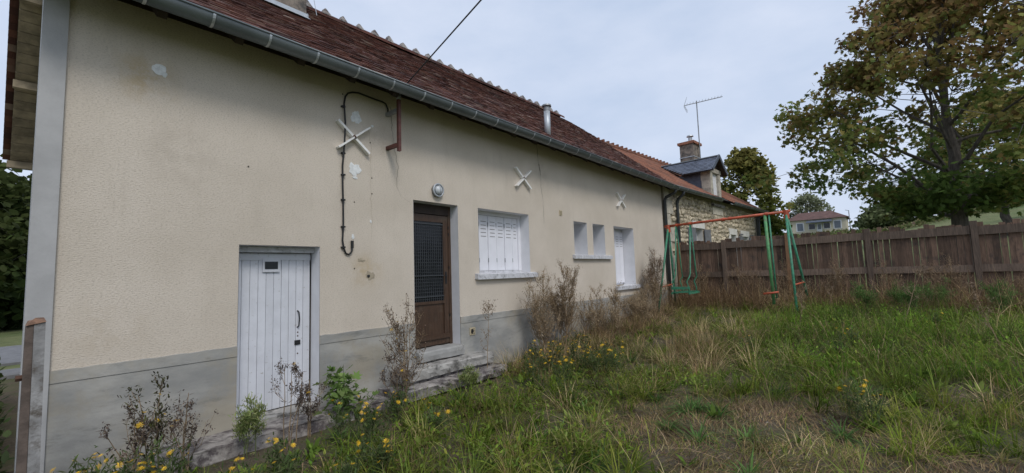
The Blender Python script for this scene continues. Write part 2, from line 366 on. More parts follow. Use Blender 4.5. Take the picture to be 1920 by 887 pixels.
MB().box(.165, .305, -.028, .12, -.2, 4.1).build('corner_quoin', 'quoin_render', house, label='smooth grey corner strip')

# --- roof: a ruled surface from eave to ridge
def eave(x): return np.array([x, -.42, 3.87])
def ridge(x): return np.array([x, 3.30, 6.70+.016*(min(max(x, 2), 12.8)-3.7)])
RX0, RX1 = -.02, 12.78
def rp_(x, s): return eave(x)*(1-s)+ridge(x)*s
def rframe(x, s):
    v = ridge(x)-eave(x); L = np.linalg.norm(v); v = v/L; u_ = np.array([1., 0, 0]); n = np.cross(u_, v); return u_, v, n, L
roof = MB()
ns = 26
for i in range(ns):
    a, b = RX0+(RX1-RX0)*i/ns, RX0+(RX1-RX0)*(i+1)/ns
    n = rframe(a, 0)[2]
    A, B, C_, D = rp_(a, 0), rp_(b, 0), rp_(b, 1), rp_(a, 1); o_ = n*.05
    roof.quad(A-n*.015, B-n*.015, C_-n*.015, D-n*.015); roof.quad(A-o_, B-o_, C_-o_, D-o_)
# rear slope slab
RE = (7.15, 3.80)
def rear(x, s, off=0):
    r_ = ridge(x); e = np.array([x, RE[0], RE[1]]); v = e-r_; nn = np.cross(v, (1., 0, 0)); nn = -nn/np.linalg.norm(nn); nn = nn if nn[2] > 0 else -nn
    return r_+v*s+nn*off
roof.quad(rear(.06, 0), rear(RX1, 0), rear(RX1, 1), rear(.12, 1)); roof.quad(rear(.06, 0, -.05), rear(RX1, 0, -.05), rear(RX1, 1, -.05), rear(.12, 1, -.05))
roof.quad(rear(.06, 0), rear(.12, 1), rear(.12, 1, -.05), rear(.06, 0, -.05))
roof_o = roof.build('roof', 'dark_wood', house, label='brown clay tiled roof')
# tiles
TW, TL, TE, TT = .168, .25, .104, .013
def tile_verts(var):
    rr = random.Random(var); w2 = TW/2-.0008; L = TL
    ch = [rr.uniform(0, .012) for _ in range(4)]
    bow = rr.uniform(-.002, .003)
    v = []
    for zz in (0, TT):
        for (vx, vy) in ((-w2, -ch[0]), (0, -ch[1]*.3), (w2, -ch[2]), (w2, L), (0, L), (-w2, L)):
            v.append((vx, vy, zz+(bow if vx == 0 else 0)))
    f = [(6, 7, 10, 11), (7, 8, 9, 10), (0, 1, 7, 6), (1, 2, 8, 7), (2, 3, 9, 8), (5, 0, 6, 11), (0, 5, 4, 1), (1, 4, 3, 2)]
    return v, f
TV = [tile_verts(i) for i in range(6)]
TM = []
for i, (v, f) in enumerate(TV):
    me = bpy.data.meshes.new('roof_tile'); me.from_pydata(v, [], f); me.materials.append(MATS['tile_brown']); TM.append(me)
tl = []
nrow = int(4.7/TE)
for r_ in range(nrow):
    x = RX0+random.random()*TW+.04
    while x < RX1-.05:
        u_, v_, n_, L = rframe(x, 0); s = (r_*TE-.05)/L
        if s*L+TL < L+.12:
            q = rp_(x+random.uniform(-.006, .006), s)+n_*(.006+.018*float(vnoise(x, r_*TE, 1.3, 5))+random.uniform(0, .008))+v_*random.gauss(0, .012)
            if not (2.20 < x < 3.10 and q[1] > 1.96 and q[1] < 2.6):
                tl.append((q, u_, v_, n_, random.gauss(0, .025), math.atan(TT*1.9/TL)+random.gauss(0, .012), random.gauss(0, .012), random.randrange(6)))
        x += TW+random.uniform(-.008, .006)
def tile_mat(T_):
    q, u_, v_, n_, ry, tilt, rl, k = T_
    B = Matrix((tuple(u_), tuple(v_), tuple(n_))).transposed().to_4x4()
    return Matrix.Translation(q) @ B @ Matrix.Rotation(ry, 4, 'Z') @ Matrix.Rotation(-tilt, 4, 'X') @ Matrix.Rotation(rl, 4, 'Y')
vis = [T_ for T_ in tl if in_view(T_[0], -4)]
vis.sort(key=lambda T_: np.linalg.norm(T_[0]-CAM)); near = {id(T_) for T_ in vis[:300]}
mb = MB(); tone = []
for T_ in tl:
    M_ = tile_mat(T_)
    if id(T_) in near:
        o = link('roof_tile', TM[T_[7]], None, roof_o); o.matrix_basis = M_
    else:
        v, f = TV[T_[7]]; mb.add([M_ @ Vector(q) for q in v], f); tone += [random.random()]*len(v)
me = mb.mesh('roof_tiles'); at = me.attributes.new('tone', 'FLOAT', 'POINT'); at.data.foreach_set('value', tone)
link('roof_tiles', me, 'tile_brown', roof_o, kind='stuff')
# ridge tiles with mortar crests
def ridge_tile(parent, A, B, rad, mat):
    A = np.array(A); B = np.array(B); d = B-A; d = d/np.linalg.norm(d); sdv = np.cross(d, (0, 0, 1)); sdv /= np.linalg.norm(sdv); up = np.cross(sdv, d)
    mb = MB(); n = 7
    for q, rr in ((A, rad), (B, rad*.93)):
        for k in range(n):
            a = math.pi*(-.08+1.16*k/(n-1)); mb.v.append(tuple(q+sdv*math.cos(a)*rr+up*(math.sin(a)*rr*.75-.05)))
    for k in range(n-1): mb.f.append((k, k+1, n+k+1, n+k))
    return mb.build('ridge_tile', mat, parent)
L_ = .37; x = RX0
while x < RX1-.36:
    ridge_tile(roof_o, ridge(x)+(0, 0, .035), ridge(x+L_)+(0, 0, .035), .125, 'tile_brown')
    if x > .3:
        c = ridge(x)+np.array([0, 0, .075]); h = random.uniform(.085, .12); j = lambda s_: random.uniform(-s_, s_)
        mb = MB(); mb.add([c+(-.09+j(.02), -.12, -.06), c+(.09+j(.02), -.12, -.06), c+(.09+j(.02), .12, -.06), c+(-.09, .12, -.06),
                           c+(-.012+j(.012), -.05, h*.9), c+(.014, -.05, h*.9), c+(.014+j(.012), .05, h), c+(-.012, .05, h)],
                          [(0, 1, 5, 4), (1, 2, 6, 5), (2, 3, 7, 6), (3, 0, 4, 7), (4, 5, 6, 7)])
        mb.build('mortar_crest', 'old_concrete', roof_o)
    x += L_
# verge: end boards of rear slope and soffit boards under the overhang
for k in range(26):
    s0, s1 = k/26, (k+.9)/26; xr = .42
    mb = MB(); a, b, c, d = rear(.07+.05*s0, s0, -.055), rear(xr, s0, -.055), rear(xr, s1, -.055), rear(.07+.05*s1, s1, -.055)
    lo = np.array([0, 0, -.025]); mb.add([a, b, c, d, a+lo, b+lo, c+lo, d+lo], [(0, 1, 2, 3), (4, 7, 6, 5), (0, 4, 5, 1), (1, 5, 6, 2), (2, 6, 7, 3), (3, 7, 4, 0)])
    mb.build('soffit_board', 'soffit_wood', roof_o)
for s0 in (.02, .30, .62, .985):
    q = rear(.08, s0, -.12); MB().bar(q, q+np.array([.5, 0, 0]), .10, .12).build('purlin', 'soffit_wood', roof_o)
for k in range(38):
    q = rear(.06+.06*k/38, k/38, .03); mb = MB(); mb.obox(q, (.09, 0, 0), (0, .06, -.05), (0, .008, .010)); mb.build('verge_tile', 'tile_brown', roof_o)
for xk in np.arange(.25, 12.6, .58):      # rafter ends under the front eave
    n = rframe(xk, 0)[2]; a = rp_(xk, .0)-n*.11; b = rp_(xk, .14)-n*.11
    MB().bar(a, b, .07, .10).build('rafter', 'dark_wood', roof_o)
MB().box(X0+.1, X1, -.012, .06, 3.93, 4.09).build('wall_plate', 'dark_wood', roof_o)

# --- gutter
def gutter(parent, p0, p1, rad, name='gutter', strap=.46):
    p0 = np.array(p0, float); p1 = np.array(p1, float); d = p1-p0; L = np.linalg.norm(d); d /= L; sdv = np.cross(d, (0, 0, 1)); n = 12
    mb = MB()
    prof = [(math.pi+math.pi*k/n) for k in range(n+1)]
    for q in (p0, p1):
        for rr in (rad, rad-.006):
            for a in prof: mb.v.append(tuple(q+sdv*math.cos(a)*rr+np.array([0, 0, math.sin(a)*rr])))
    m_ = n+1
    for k in range(n): mb.f.append((k, k+1, 2*m_+k+1, 2*m_+k)); mb.f.append((m_+k, 3*m_+k, 3*m_+k+1, m_+k+1)); mb.f.append((k, m_+k, m_+k+1, k+1)); mb.f.append((2*m_+k, 2*m_+k+1, 3*m_+k+1, 3*m_+k))
    mb.tube([p0+sdv*rad, p1+sdv*rad], .011, 8)     # rolled front edge
    g = mb.build(name, 'zinc', parent, smooth=True)
    if strap:
        s = .25
        while s < L:
            mb = MB(); q0 = p0+d*s
            for q in (q0-d*.011, q0+d*.011):
                for a in prof: mb.v.append(tuple(q+sdv*math.cos(a)*(rad+.004)+np.array([0, 0, math.sin(a)*(rad+.004)])))
            for k in range(n): mb.f.append((k, k+1, m_+k+1, m_+k))
            mb.build('strap', 'zinc_pale', g); s += strap
    return g
gutter(house, (-.02, -.455, 3.845), (12.66, -.455, 3.835), .090)
MB().tube([(12.56, -.45, 3.76), (12.59, -.42, 3.68), (12.66, -.12, 3.58), (12.68, -.07, 3.5), (12.68, -.07, .3)], .045, 10).build('downpipe', 'dark_pipe', house, smooth=True)
# rear gutter end seen past the gable
gutter(house, (.10, 7.22, 3.80), (12.6, 7.22, 3.80), .09, strap=0)

# --- chimney, stove pipe
MB().box(2.20, 3.10, 2.00, 2.66, 5.3, 8.3).build('chimney', 'chimney_stone', roof_o)
for zk in (6.9, 7.6): MB().box(2.18, 3.12, 1.98, 2.68, zk, zk+.05).build('chimney_course', 'old_concrete', roof_o)
zf = lambda yy: 3.87+(yy+.42)*.762+.035
mb = MB(); mb.quad((2.16, 1.99, zf(1.99)), (3.13, 1.99, zf(1.99)), (3.13, 1.99, zf(1.99)+.055), (2.16, 1.99, zf(1.99)+.055)); mb.quad((2.16, 1.90, zf(1.90)), (3.13, 1.90, zf(1.90)), (3.13, 1.99, zf(1.99)), (2.16, 1.99, zf(1.99)))
mb.add([(3.115, 1.97, zf(1.97)), (3.115, 2.7, zf(2.7)), (3.115, 2.7, zf(2.7)+.07), (3.115, 1.97, zf(1.97)+.07)], [(0, 1, 2, 3)]); mb.build('flashing', 'zinc_pale', roof_o)
mb = MB(); mb.tube([(6.98, .05, 4.1), (6.98, .05, 4.72)], .062, 14); mb.build('stove_pipe', 'zinc_pale', roof_o, smooth=True)
mb = MB(); mb.lathe((6.98, .05, 4.72), [(.066, -.02), (.066, .05), (.07, .055), (.07, .06)]); mb.lathe((6.98, .05, 4.80), [(.095, -.01), (.09, .02), (.04, .04), (.005, .045)]); mb.build('pipe_cap', 'grey_metal', roof_o)

# --- wall anchors (crosses)
for cx_, cz_ in ((2.755, 3.205), (6.04, 3.185), (9.89, 3.205)):
    anc = MB().bar((cx_-.205, -.021, cz_+.165), (cx_+.205, -.021, cz_-.165), .03, .074, up=(0, -1, 0)).build('wall_anchor', 'white_iron', house, label='white painted iron cross anchor')
    MB().bar((cx_-.205, -.036, cz_-.165), (cx_+.205, -.036, cz_+.165), .02, .074, up=(0, -1, 0)).build('cross_bar', 'white_iron', anc)
    MB().lathe((cx_, -.045, cz_), [(.026, 0), (.026, .016), (.012, .03)], 'y', 8).build('bolt', 'rust', anc)
# --- filler patches, cracks, holes, vents
def blob(name, cx_, cz_, rx, rz, mat, y=-.005, n=26, amp=.18, sd_=0):
    rr = random.Random(sd_); mb = MB(); ph = [rr.uniform(0, 6.28) for _ in range(4)]
    pts = []
    for k in range(n):
        a = 2*math.pi*k/n; q = 1+amp*(math.sin(2*a+ph[0])*.4+math.sin(3*a+ph[1])*.4+math.sin(5*a+ph[2])*.35+math.sin(9*a+ph[3])*.3)
        pts.append((cx_+rx*q*math.cos(a), y, cz_+rz*q*math.sin(a)))
    mb.add([(cx_, y-.003, cz_)]+pts+[(x_, .0, z_) for x_, _, z_ in pts], [(0, 1+k, 1+(k+1) % n) for k in range(n)]+[(1+k, 1+n+k, 1+n+(k+1) % n, 1+(k+1) % n) for k in range(n)])
    return mb.build(name, mat, house)
blob('filler_patch', .885, 3.42, .05, .052, 'filler', amp=.12, sd_=1); blob('filler_patch', .925, 3.385, .018, .025, 'filler', sd_=2, y=-.004)
blob('filler_patch', 2.805, 3.475, .06, .085, 'filler', amp=.3, sd_=3); blob('filler_patch', 2.785, 2.82, .068, .085, 'filler', amp=.35, sd_=4); blob('filler_patch', 2.79, 2.72, .035, .015, 'filler', sd_=5)
blob('filler_patch', 3.03, 3.42, .022, .014, 'filler', sd_=6); blob('filler_patch', 2.99, 1.53, .055, .055, 'mortar', amp=.3, sd_=7, y=-.003); blob('hole', 2.965, 1.525, .018, .02, 'black_plastic', sd_=8, y=-.007)
blob('filler_patch', 2.87, 1.72, .045, .02, 'mortar', amp=.5, sd_=9, y=-.003); blob('filler_patch', 2.76, 2.0, .018, .03, 'filler', sd_=10); blob('filler_patch', 3.0, 2.2, .012, .02, 'filler', sd_=11)
for k, (a_, b_) in enumerate(((2.63, 3.72), (1.62, 2.66), (2.78, 2.42), (3.0, 3.2), (3.02, 2.75), (3.02, 2.55), (2.78, 1.62))): blob('nail_hole', a_, b_, .008, .009, 'crack_dark', sd_=20+k, y=-.003)
def crack(pts, wmax, sd_=0, mat='crack_dark'):
    rr = random.Random(sd_); P_ = []
    for (a, b) in zip(pts[:-1], pts[1:]):
        m_ = max(2, int(np.hypot(b[0]-a[0], b[1]-a[1])/.035))
        for k in range(m_): P_.append((a[0]+(b[0]-a[0])*k/m_+rr.uniform(-.009, .009), a[1]+(b[1]-a[1])*k/m_))
    P_.append(pts[-1]); mb = MB(); n = len(P_)
    for i in range(n-1):
        w0, w1 = (wmax*(.35+.65*abs(math.sin(3.1*j/n*2+sd_)))*(1-.5*j/n) for j in (i, i+1))
        (a, b), (c, d) = P_[i], P_[i+1]; mb.add([(a-w0, -.0025, b), (a+w0, -.0025, b), (c+w1, -.0025, d), (c-w1, -.0025, d)], [(0, 1, 2, 3)])
    mb.build('crack', mat, house)
crack([(3.30, 3.75), (3.33, 3.4), (3.36, 3.17), (3.41, 2.98), (3.39, 2.69), (3.46, 2.57), (3.60, 2.50)], .0035, 1)
crack([(6.53, 3.95), (6.55, 3.6), (6.58, 3.5)], .008, 2); crack([(6.57, 3.54), (6.61, 3.34)], .014, 5); crack([(6.61, 3.34), (6.62, 3.1), (6.66, 2.85), (6.67, 2.41)], .004, 3)
crack([(2.98, 3.4), (3.01, 3.1), (3.0, 2.6), (3.02, 2.2), (2.99, 1.8), (2.93, 1.68)], .002, 4, 'mortar')
def vent(cx_, cz_, w_, h_, y):
    v = MB().box(cx_-w_, cx_+w_, y-.012, y+.01, cz_-h_, cz_+h_).build('air_vent', 'vent_plastic', house, label='small beige air vent')
    for k in range(4): MB().box(cx_-w_*.7, cx_+w_*.7, y-.015, y-.011, cz_-h_*.75+k*h_*.42, cz_-h_*.75+k*h_*.42+h_*.14).build('slot', 'crack_dark', v)
    return v
vent(7.24, 2.67, .045, .05, 0); vv = vent(4.70, .655, .055, .055, -.014); blob('hole', 4.685, .655, .025, .03, 'black_plastic', y=-.032, sd_=31)

# --- white plank door
wd = MB().box(1.56, 2.343, .215, .235, .17, 1.80).build('plank_door', 'door_paint', house, label='white plank cellar door')
npl = 10; pw = (2.341-1.565)/npl
for k in range(npl):
    a = 1.565+k*pw; mb = MB(); j = random.uniform(-.002, .002)
    mb.add([(a+.003, .197+j, .165), (a+pw-.003, .197+j, .165), (a+pw-.003, .197+j, 1.80), (a+.003, .197+j, 1.80), (a-.0002, .214, .165), (a+pw-.0008, .214, .165), (a+pw-.0008, .214, 1.80), (a-.0002, .214, 1.80)],
           [(0, 1, 2, 3), (0, 3, 7, 4), (1, 5, 6, 2), (3, 2, 6, 7), (0, 4, 5, 1)]); mb.build('plank', 'door_paint', wd)
MB().box(1.556, 2.355, .12, .24, 1.805, 1.862).build('door_head', 'sill_paint', wd)
MB().box(1.565, 2.341, .186, .1965, 1.725, 1.79).build('top_rail', 'door_paint', wd)
MB().box(2.344, 2.357, .225, .25, .15, 1.80).build('shadow_gap', 'black_plastic', wd)  # black strip that paints in the shade between leaf and jamb
MB().box(1.835, 2.005, .178, .1965, 1.60, 1.735).build('hatch_frame', 'door_paint', wd); MB().box(1.855, 1.985, .174, .179, 1.63, 1.71).build('hatch_pane', 'glass_dark', wd)
MB().tube([(2.205, .195, 1.165), (2.208, .165, 1.15), (2.212, .160, 1.08), (2.208, .165, 1.00), (2.205, .195, .985)], .008, 6).build('handle', 'black_plastic', wd)
MB().box(2.175, 2.235, .185, .197, .795, .845).build('lock_plate', 'black_plastic', wd)
for zz in (.93, .89, .70): MB().lathe((2.21, .196, zz), [(.009, 0), (.006, .006)], 'y', 6).build('bolt', 'rust', wd)
MB().lathe((1.59, .196, 1.63), [(.012, 0), (.008, .01)], 'y', 6).build('bolt', 'rust', wd)

# --- brown glazed door
bd = MB().box(3.66, 4.46, .20, .24, .50, 2.54).build('entrance_door', 'brown_wood', house, label='brown wooden door with dark grilled glass')
def bdbox(n, a, b, c, d, y0, y1, mat='brown_wood'): return MB().box(a, b, y0, y1, c, d).build(n, mat, bd)
bdbox('frame_side', 3.655, 3.70, .50, 2.54, .165, .205); bdbox('frame_side', 4.415, 4.465, .50, 2.54, .165, .205); bdbox('frame_head', 3.70, 4.415, 2.40, 2.54, .160, .205, 'dark_wood')
bdbox('stile', 3.705, 3.77, .52, 2.39, .17, .205); bdbox('stile', 4.32, 4.41, .52, 2.39, .17, .205); bdbox('rail', 3.77, 4.32, 2.29, 2.39, .172, .205); bdbox('rail', 3.77, 4.32, 1.10, 1.14, .168, .205)
bdbox('bottom_rail', 3.77, 4.32, .52, .66, .172, .205); bdbox('panel', 3.77, 4.32, .66, 1.10, .188, .205); bdbox('weather_bar', 3.72, 4.40, .60, .655, .145, .172)
bdbox('glass', 3.77, 4.32, 1.14, 2.29, .193, .202, 'glass_dark')
mb = MB()
for k in range(15): mb.box(3.785+k*.037, 3.785+k*.037+.007, .176, .183, 1.10, 2.28)
for k in range(24): mb.box(3.77, 4.32, .183, .189, 1.17+k*.0475, 1.17+k*.0475+.006)
for k in (0, 4, 14): mb.box(3.77, 4.32, .168, .176, 1.20+k*.075, 1.20+k*.075+.014)
mb.build('grille', 'dark_pipe', bd)
bdbox('handle_plate', 4.345, 4.375, 1.38, 1.56, .164, .171, 'black_plastic'); MB().tube([(4.36, .165, 1.50), (4.36, .13, 1.50), (4.30, .125, 1.50)], .008, 6).build('handle', 'black_plastic', bd)
for zz in (.9, 1.6, 2.1, 2.2): MB().box(4.41, 4.425, .155, .168, zz, zz+.04).build('hinge', 'black_plastic', bd)

# --- window with folding metal shutters
win = MB().box(4.91, 6.19, .245, .26, 1.52, 2.54).build('window', 'white_paint', house, label='window closed with white folding shutters')
MB().box(4.905, 6.195, .19, .25, 2.49, 2.545).build('window_head', 'white_paint', win); MB().box(4.905, 6.195, .185, .25, 1.513, 1.56).build('window_base', 'sill_paint', win)
ep = [4.915, 5.13, 5.345, 5.555, 5.765, 5.975, 6.13]
for k in range(6):
    a, b = ep[k], ep[k+1]; z0, z1 = 1.565, 2.485; yk = .215+(.006 if k % 2 else 0)
    MB().box(a+.003, b-.003, yk, .244, z0, z1).build('shutter_leaf', 'shutter_paint', win)
    MB().box(a+.006, a+.016, yk-.005, yk, z0, z1).build('shutter_fold', 'shutter_paint', win)
    for q in range(5): MB().box(a+.05, b-.04, yk-.003, yk+.002, 2.13+q*.062, 2.138+q*.062).build('louvre_slot', 'crack_dark', win)
    for zz in (1.70, 2.30): MB().box(a-.008, a+.004, yk-.009, yk-.001, zz, zz+.07).build('hinge', 'grey_metal', win)
MB().box(6.13, 6.197, .20, .25, 1.56, 2.49).build('shutter_jamb', 'shutter_paint', win)
def sill(a, b, zt, th, out_, dep):
    mb = MB(); mb.add([(a, -out_, zt-th-.008), (b, -out_, zt-th-.008), (b, -out_, zt-.012), (a, -out_, zt-.012), (a, dep, zt-th), (b, dep, zt-th), (b, dep, zt+.006), (a, dep, zt+.006)],
                      [(0, 1, 2, 3), (3, 2, 6, 7), (0, 4, 5, 1), (1, 5, 6, 2), (0, 3, 7, 4)]); return mb.build('window_sill', 'sill_paint', house, label='worn white window sill')
sill(4.80, 6.34, 1.512, .08, .07, -.001); MB().box(4.903, 6.197, .0, .19, 1.500, 1.5165).build('sill_bed', 'sill_paint', house)
sill(7.62, 9.24, 1.842, .075, .07, -.001); sill(9.42, 10.72, 1.122, .085, .06, -.001)
for a, b in ((7.71, 8.24), (8.49, 9.03)):
    wn = MB().box(a+.003, b-.003, .35, .37, 1.845, 2.535).build('window', 'white_paint', house, label='narrow deep set window')
    MB().box(a+.06, b-.06, .344, .35, 1.90, 2.48).build('pane', 'glass_window', wn)
fd = MB().box(9.483, 10.557, .34, .36, 1.125, 2.545).build('window', 'white_paint', house, label='tall window with white shutter in deep reveal')
for k in range(5):
    a = 9.485+k*.213; MB().box(a+.003, a+.21, .30, .338, 1.18, 2.47).build('shutter_leaf', 'shutter_paint', fd)
    for q in range(5): MB().box(a+.04, a+.17, .296, .301, 2.1+q*.06, 2.108+q*.06).build('louvre_slot', 'crack_dark', fd)
MB().box(9.55, 9.95, .05, .075, 1.126, 1.15).build('broken_board', 'soffit_wood', fd)

# --- steps and slabs
def slab(name, x0, x1, y0, y1, z0, z1, mat, seed, chip=.02):
    """weathered slab: gridded box with worn, jagged front edge"""
    rr = random.Random(seed); n = max(4, int((x1-x0)/.09)); mb = MB(); rows = []
    for (yy, zz, jy) in ((y1, z1, 0), (y0+.03, z1, .006), (y0+.004, z1-.018, chip), (y0, z0+(z1-z0)*.5, chip), (y0+.012, z0, chip)):
        rows.append([(x0+(x1-x0)*i/n+rr.uniform(-.008, .008)*(0 < i < n), yy+rr.uniform(-.3, 1)*jy, zz+rr.uniform(-.006, .004)) for i in range(n+1)])
    for r_ in rows: mb.v += r_
    m_ = n+1
    for r_ in range(4):
        for i in range(n): mb.f.append((r_*m_+i, (r_+1)*m_+i, (r_+1)*m_+i+1, r_*m_+i+1))
    b = len(mb.v); mb.v += [(x0, y1, z0), (x1, y1, z0)]
    mb.f.append((0, m_, 2*m_, 3*m_, 4*m_, b)[::-1]); mb.f.append((n, m_+n, 2*m_+n, 3*m_+n, 4*m_+n, b+1))
    return mb.build(name, mat, None)
door_steps = thing('door_steps', (4.0, -.2, 0), 'worn grey concrete steps leading up to the brown door', 'steps')
def step(*a, **k):
    o = slab(*a, **k); o.parent = door_steps; o.matrix_parent_inverse = WINV[door_steps.name]; return o
step('threshold', 3.66, 4.47, -.09, .19, .37, .50, 'pale_concrete', 1, chip=.004)
step('step', 3.26, 4.86, -.30, .0, .21, .345, 'concrete', 2); step('step', 3.08, 4.98, -.46, .0, .03, .165, 'old_concrete', 3, chip=.03)
MB().box(3.35, 4.8, -.22, -.001, .0, .215).build('step_core', 'old_concrete', door_steps)
tag(slab('threshold_slab', .80, 2.54, -.44, -.013, -.1, .125, 'old_concrete', 4, chip=.04), 'cracked concrete slab along the wall below the white plank door', 'slab')
MB().box(1.553, 2.357, -.06, .20, .05, .155).build('door_sill', 'concrete', house)
tag(slab('path_slab', 2.64, 3.06, -.36, -.013, -.1, .10, 'old_concrete', 5, chip=.04), 'short concrete slab between the white door slab and the door steps', 'slab')

# --- lamp, cable, bracket, overhead wires
lamp = thing('wall_lamp', (4.06, 0, 2.72), 'round bulkhead lamp on the wall above the brown door', 'lamp')
MB().lathe((4.06, 0, 2.72), [(.088, 0), (.088, .03), (.078, .045)], 'y', 28).build('base', 'grey_metal', lamp, smooth=True)
MB().lathe((4.06, -.045, 2.72), [(.066, 0), (.062, .022), (.045, .04), (.02, .05), (.002, .052)], 'y', 28).build('glass', 'glass_frosted', lamp, smooth=True)
mb = MB()
mb.tube([(4.06+.09*math.cos(a), -.05, 2.72+.09*math.sin(a)) for a in np.linspace(0, 2*math.pi, 25)], .011, 6, False)
mb.tube([(4.06, -.05, 2.81), (4.06, -.10, 2.75), (4.06, -.10, 2.69), (4.06, -.05, 2.63)], .006, 6); mb.build('guard', 'zinc_pale', lamp, smooth=True)
cab = thing('power_cable', (2.63, 0, 1.8), 'black electric cable clipped up the wall past the left white cross', 'cable')
pts = [(2.74, 1.89), (2.735, 1.82), (2.70, 1.785), (2.66, 1.80), (2.635, 1.86), (2.62, 1.95), (2.63, 2.15), (2.628, 2.4), (2.622, 2.6), (2.62, 2.84), (2.63, 3.1), (2.64, 3.36), (2.64, 3.6), (2.655, 3.69), (2.69, 3.745), (2.75, 3.775), (2.83, 3.79), (2.96, 3.782), (3.08, 3.775), (3.17, 3.775), (3.22, 3.76), (3.25, 3.70), (3.255, 3.62)]
mb = MB(); mb.tube([(a, -.045 if .0 < (abs(a-2.75) < .2 and b > 3.0 and b < 3.4) else -.018, b) for a, b in pts], .0105, 7); mb.build('cable', 'black_plastic', cab, smooth=True)
MB().tube([(2.742, -.018, 1.86), (2.742, -.02, 1.95)], .018, 8).build('end_cap', 'black_plastic', cab)
for zz in (3.55, 2.98, 2.72, 2.42, 2.1, 1.86): MB().box(2.605, 2.65, -.034, 0, zz, zz+.018).build('clip', 'black_plastic', cab)
brk = thing('cable_bracket', (3.25, 0, 3.2), 'rust red steel bracket holding the overhead wire under the gutter', 'bracket')
MB().box(3.235, 3.275, -.27, -.23, 3.09, 3.76).build('upright', 'iron_red', brk)
MB().box(3.225, 3.27, -.23, 0, 3.15, 3.195).build('arm', 'iron_red', brk); MB().box(3.225, 3.27, -.23, 0, 3.60, 3.645).build('arm', 'grey_metal', brk)
MB().lathe((3.255, -.25, 3.76), [(.02, 0), (.032, .02), (.032, .07), (.018, .085), (.028, .10), (.012, .12)], 'z', 12).build('insulator', 'grey_metal', brk, smooth=True)
mb = MB(); A = np.array([3.255, -.25, 3.85]); B = np.array([2.865, -2.1, 4.08]); mb.tube([A+(B-A)*k*.5+np.array([0, 0, .0]) for k in range(16)], .008, 6); mb.build('overhead_wire', 'wire_black', label='dark overhead wire crossing the sky down to the wall bracket', cat='wire')
tag(MB().tube([(3.55, 2.58, 6.22), (3.56, 2.70, 6.55), (3.60, 2.90, 6.9), (3.55, 2.95, 7.6), (3.35, 2.95, 8.2)], .006, 5).build('antenna_lead', 'zinc_pale'), 'thin pale wire hanging down the roof beside the near chimney', 'wire')

# ------------------------------------------------------------------ stone house
A2 = R(-4)
house2 = thing('stone_house', (12.72, .02, 0), 'rubble stone house with orange tile roof beyond the cream house', 'house', rz=A2)
M2 = Matrix.Translation((12.72, .02, 0)) @ Matrix.Rotation(A2, 4, 'Z'); 
L2 = 9.5
def h2(mb, name, mat, parent=None, **k):
    """child written in the stone house's own frame: x along the wall, y inwards"""
    o = mb.build(name, mat, parent or house2, **{**k, 'local': True}); return o
OP2 = [(2.25, 2.98, 1.0, 2.82), (5.80, 6.40, 1.6, 2.74), (7.20, 8.00, 1.6, 2.72)]
mb = MB(); xs = sorted({0, L2, *[o[0] for o in OP2], *[o[1] for o in OP2]}); zs = sorted({0, 3.95, *[o[2] for o in OP2], *[o[3] for o in OP2]})
for i in range(len(xs)-1):
    for k in range(len(zs)-1):
        a, b = (xs[i]+xs[i+1])/2, (zs[k]+zs[k+1])/2
        if any(o[0] < a < o[1] and o[2] < b < o[3] for o in OP2): continue
        for yy in (0, .4): mb.quad((xs[i], yy, zs[k]), (xs[i+1], yy, zs[k]), (xs[i+1], yy, zs[k+1]), (xs[i], yy, zs[k+1]))
mb.add([(L2, 0, 0), (L2, 7, 0), (L2, 7, 3.9), (L2, 3.5, 6.5), (L2, 0, 3.95)], [(0, 1, 2, 3, 4)]); mb.add([(0, 0, 0), (0, 7, 0), (0, 7, 3.9), (0, 3.5, 6.5), (0, 0, 3.95)], [(0, 1, 2, 3, 4)])
mb.quad((0, 7, 0), (L2, 7, 0), (L2, 7, 3.9), (0, 7, 3.9))
wall2 = h2(mb, 'wall', 'mortar', label='rubble stone wall')
for (a, b, c, d) in OP2:
    mb = MB(); e = .003
    mb.quad((a+e, 0, c), (a+e, .25, c), (a+e, .25, d), (a+e, 0, d)); mb.quad((b-e, 0, c), (b-e, .25, c), (b-e, .25, d), (b-e, 0, d)); mb.quad((a, 0, d-e), (b, 0, d-e), (b, .25, d-e), (a, .25, d-e)); mb.quad((a, 0, c+e), (b, 0, c+e), (b, .25, c+e), (a, .25, c+e)); h2(mb, 'reveal', 'cut_white')
    wn = h2(MB().box(a+.004, b-.004, .2, .24, c+.004, d-.004), 'window', 'white_paint'); mid = (a+b)/2
    for p0, p1 in ((a+.06, mid-.03), (mid+.03, b-.06)): MB().box(p0, p1, .192, .2, c+.12, d-.08).build('pane', 'glass_window', wn, local=True)
    h2(MB().box(a-.16, b+.16, -.03, .05, d+.002, d+.24), 'lintel', 'cut_white')
for (a, b, z0, z1) in ((5.58, 5.797, 1.5, 2.735), (6.403, 6.62, 1.5, 2.735), (7.03, 7.197, 1.5, 2.715), (8.003, 8.16, 1.5, 2.715)): h2(MB().box(a, b, -.028, .05, z0, z1), 'jamb_stone', 'cut_white')
def shutter2(a, b, z0, z1):
    s = h2(MB().box(a, b, -.075, -.04, z0, z1), 'open_shutter', 'shutter_grey')
    for k in range(3): MB().box(a+.03, b-.03, -.085, -.074, z0+.15+k*.5, z0+.21+k*.5).build('batten', 'shutter_grey', s, local=True)
shutter2(1.62, 2.2, 1.0, 2.80); shutter2(3.02, 3.55, 1.0, 2.80); shutter2(6.66, 7.16, 1.6, 2.70); shutter2(8.04, 8.62, 1.6, 2.70)
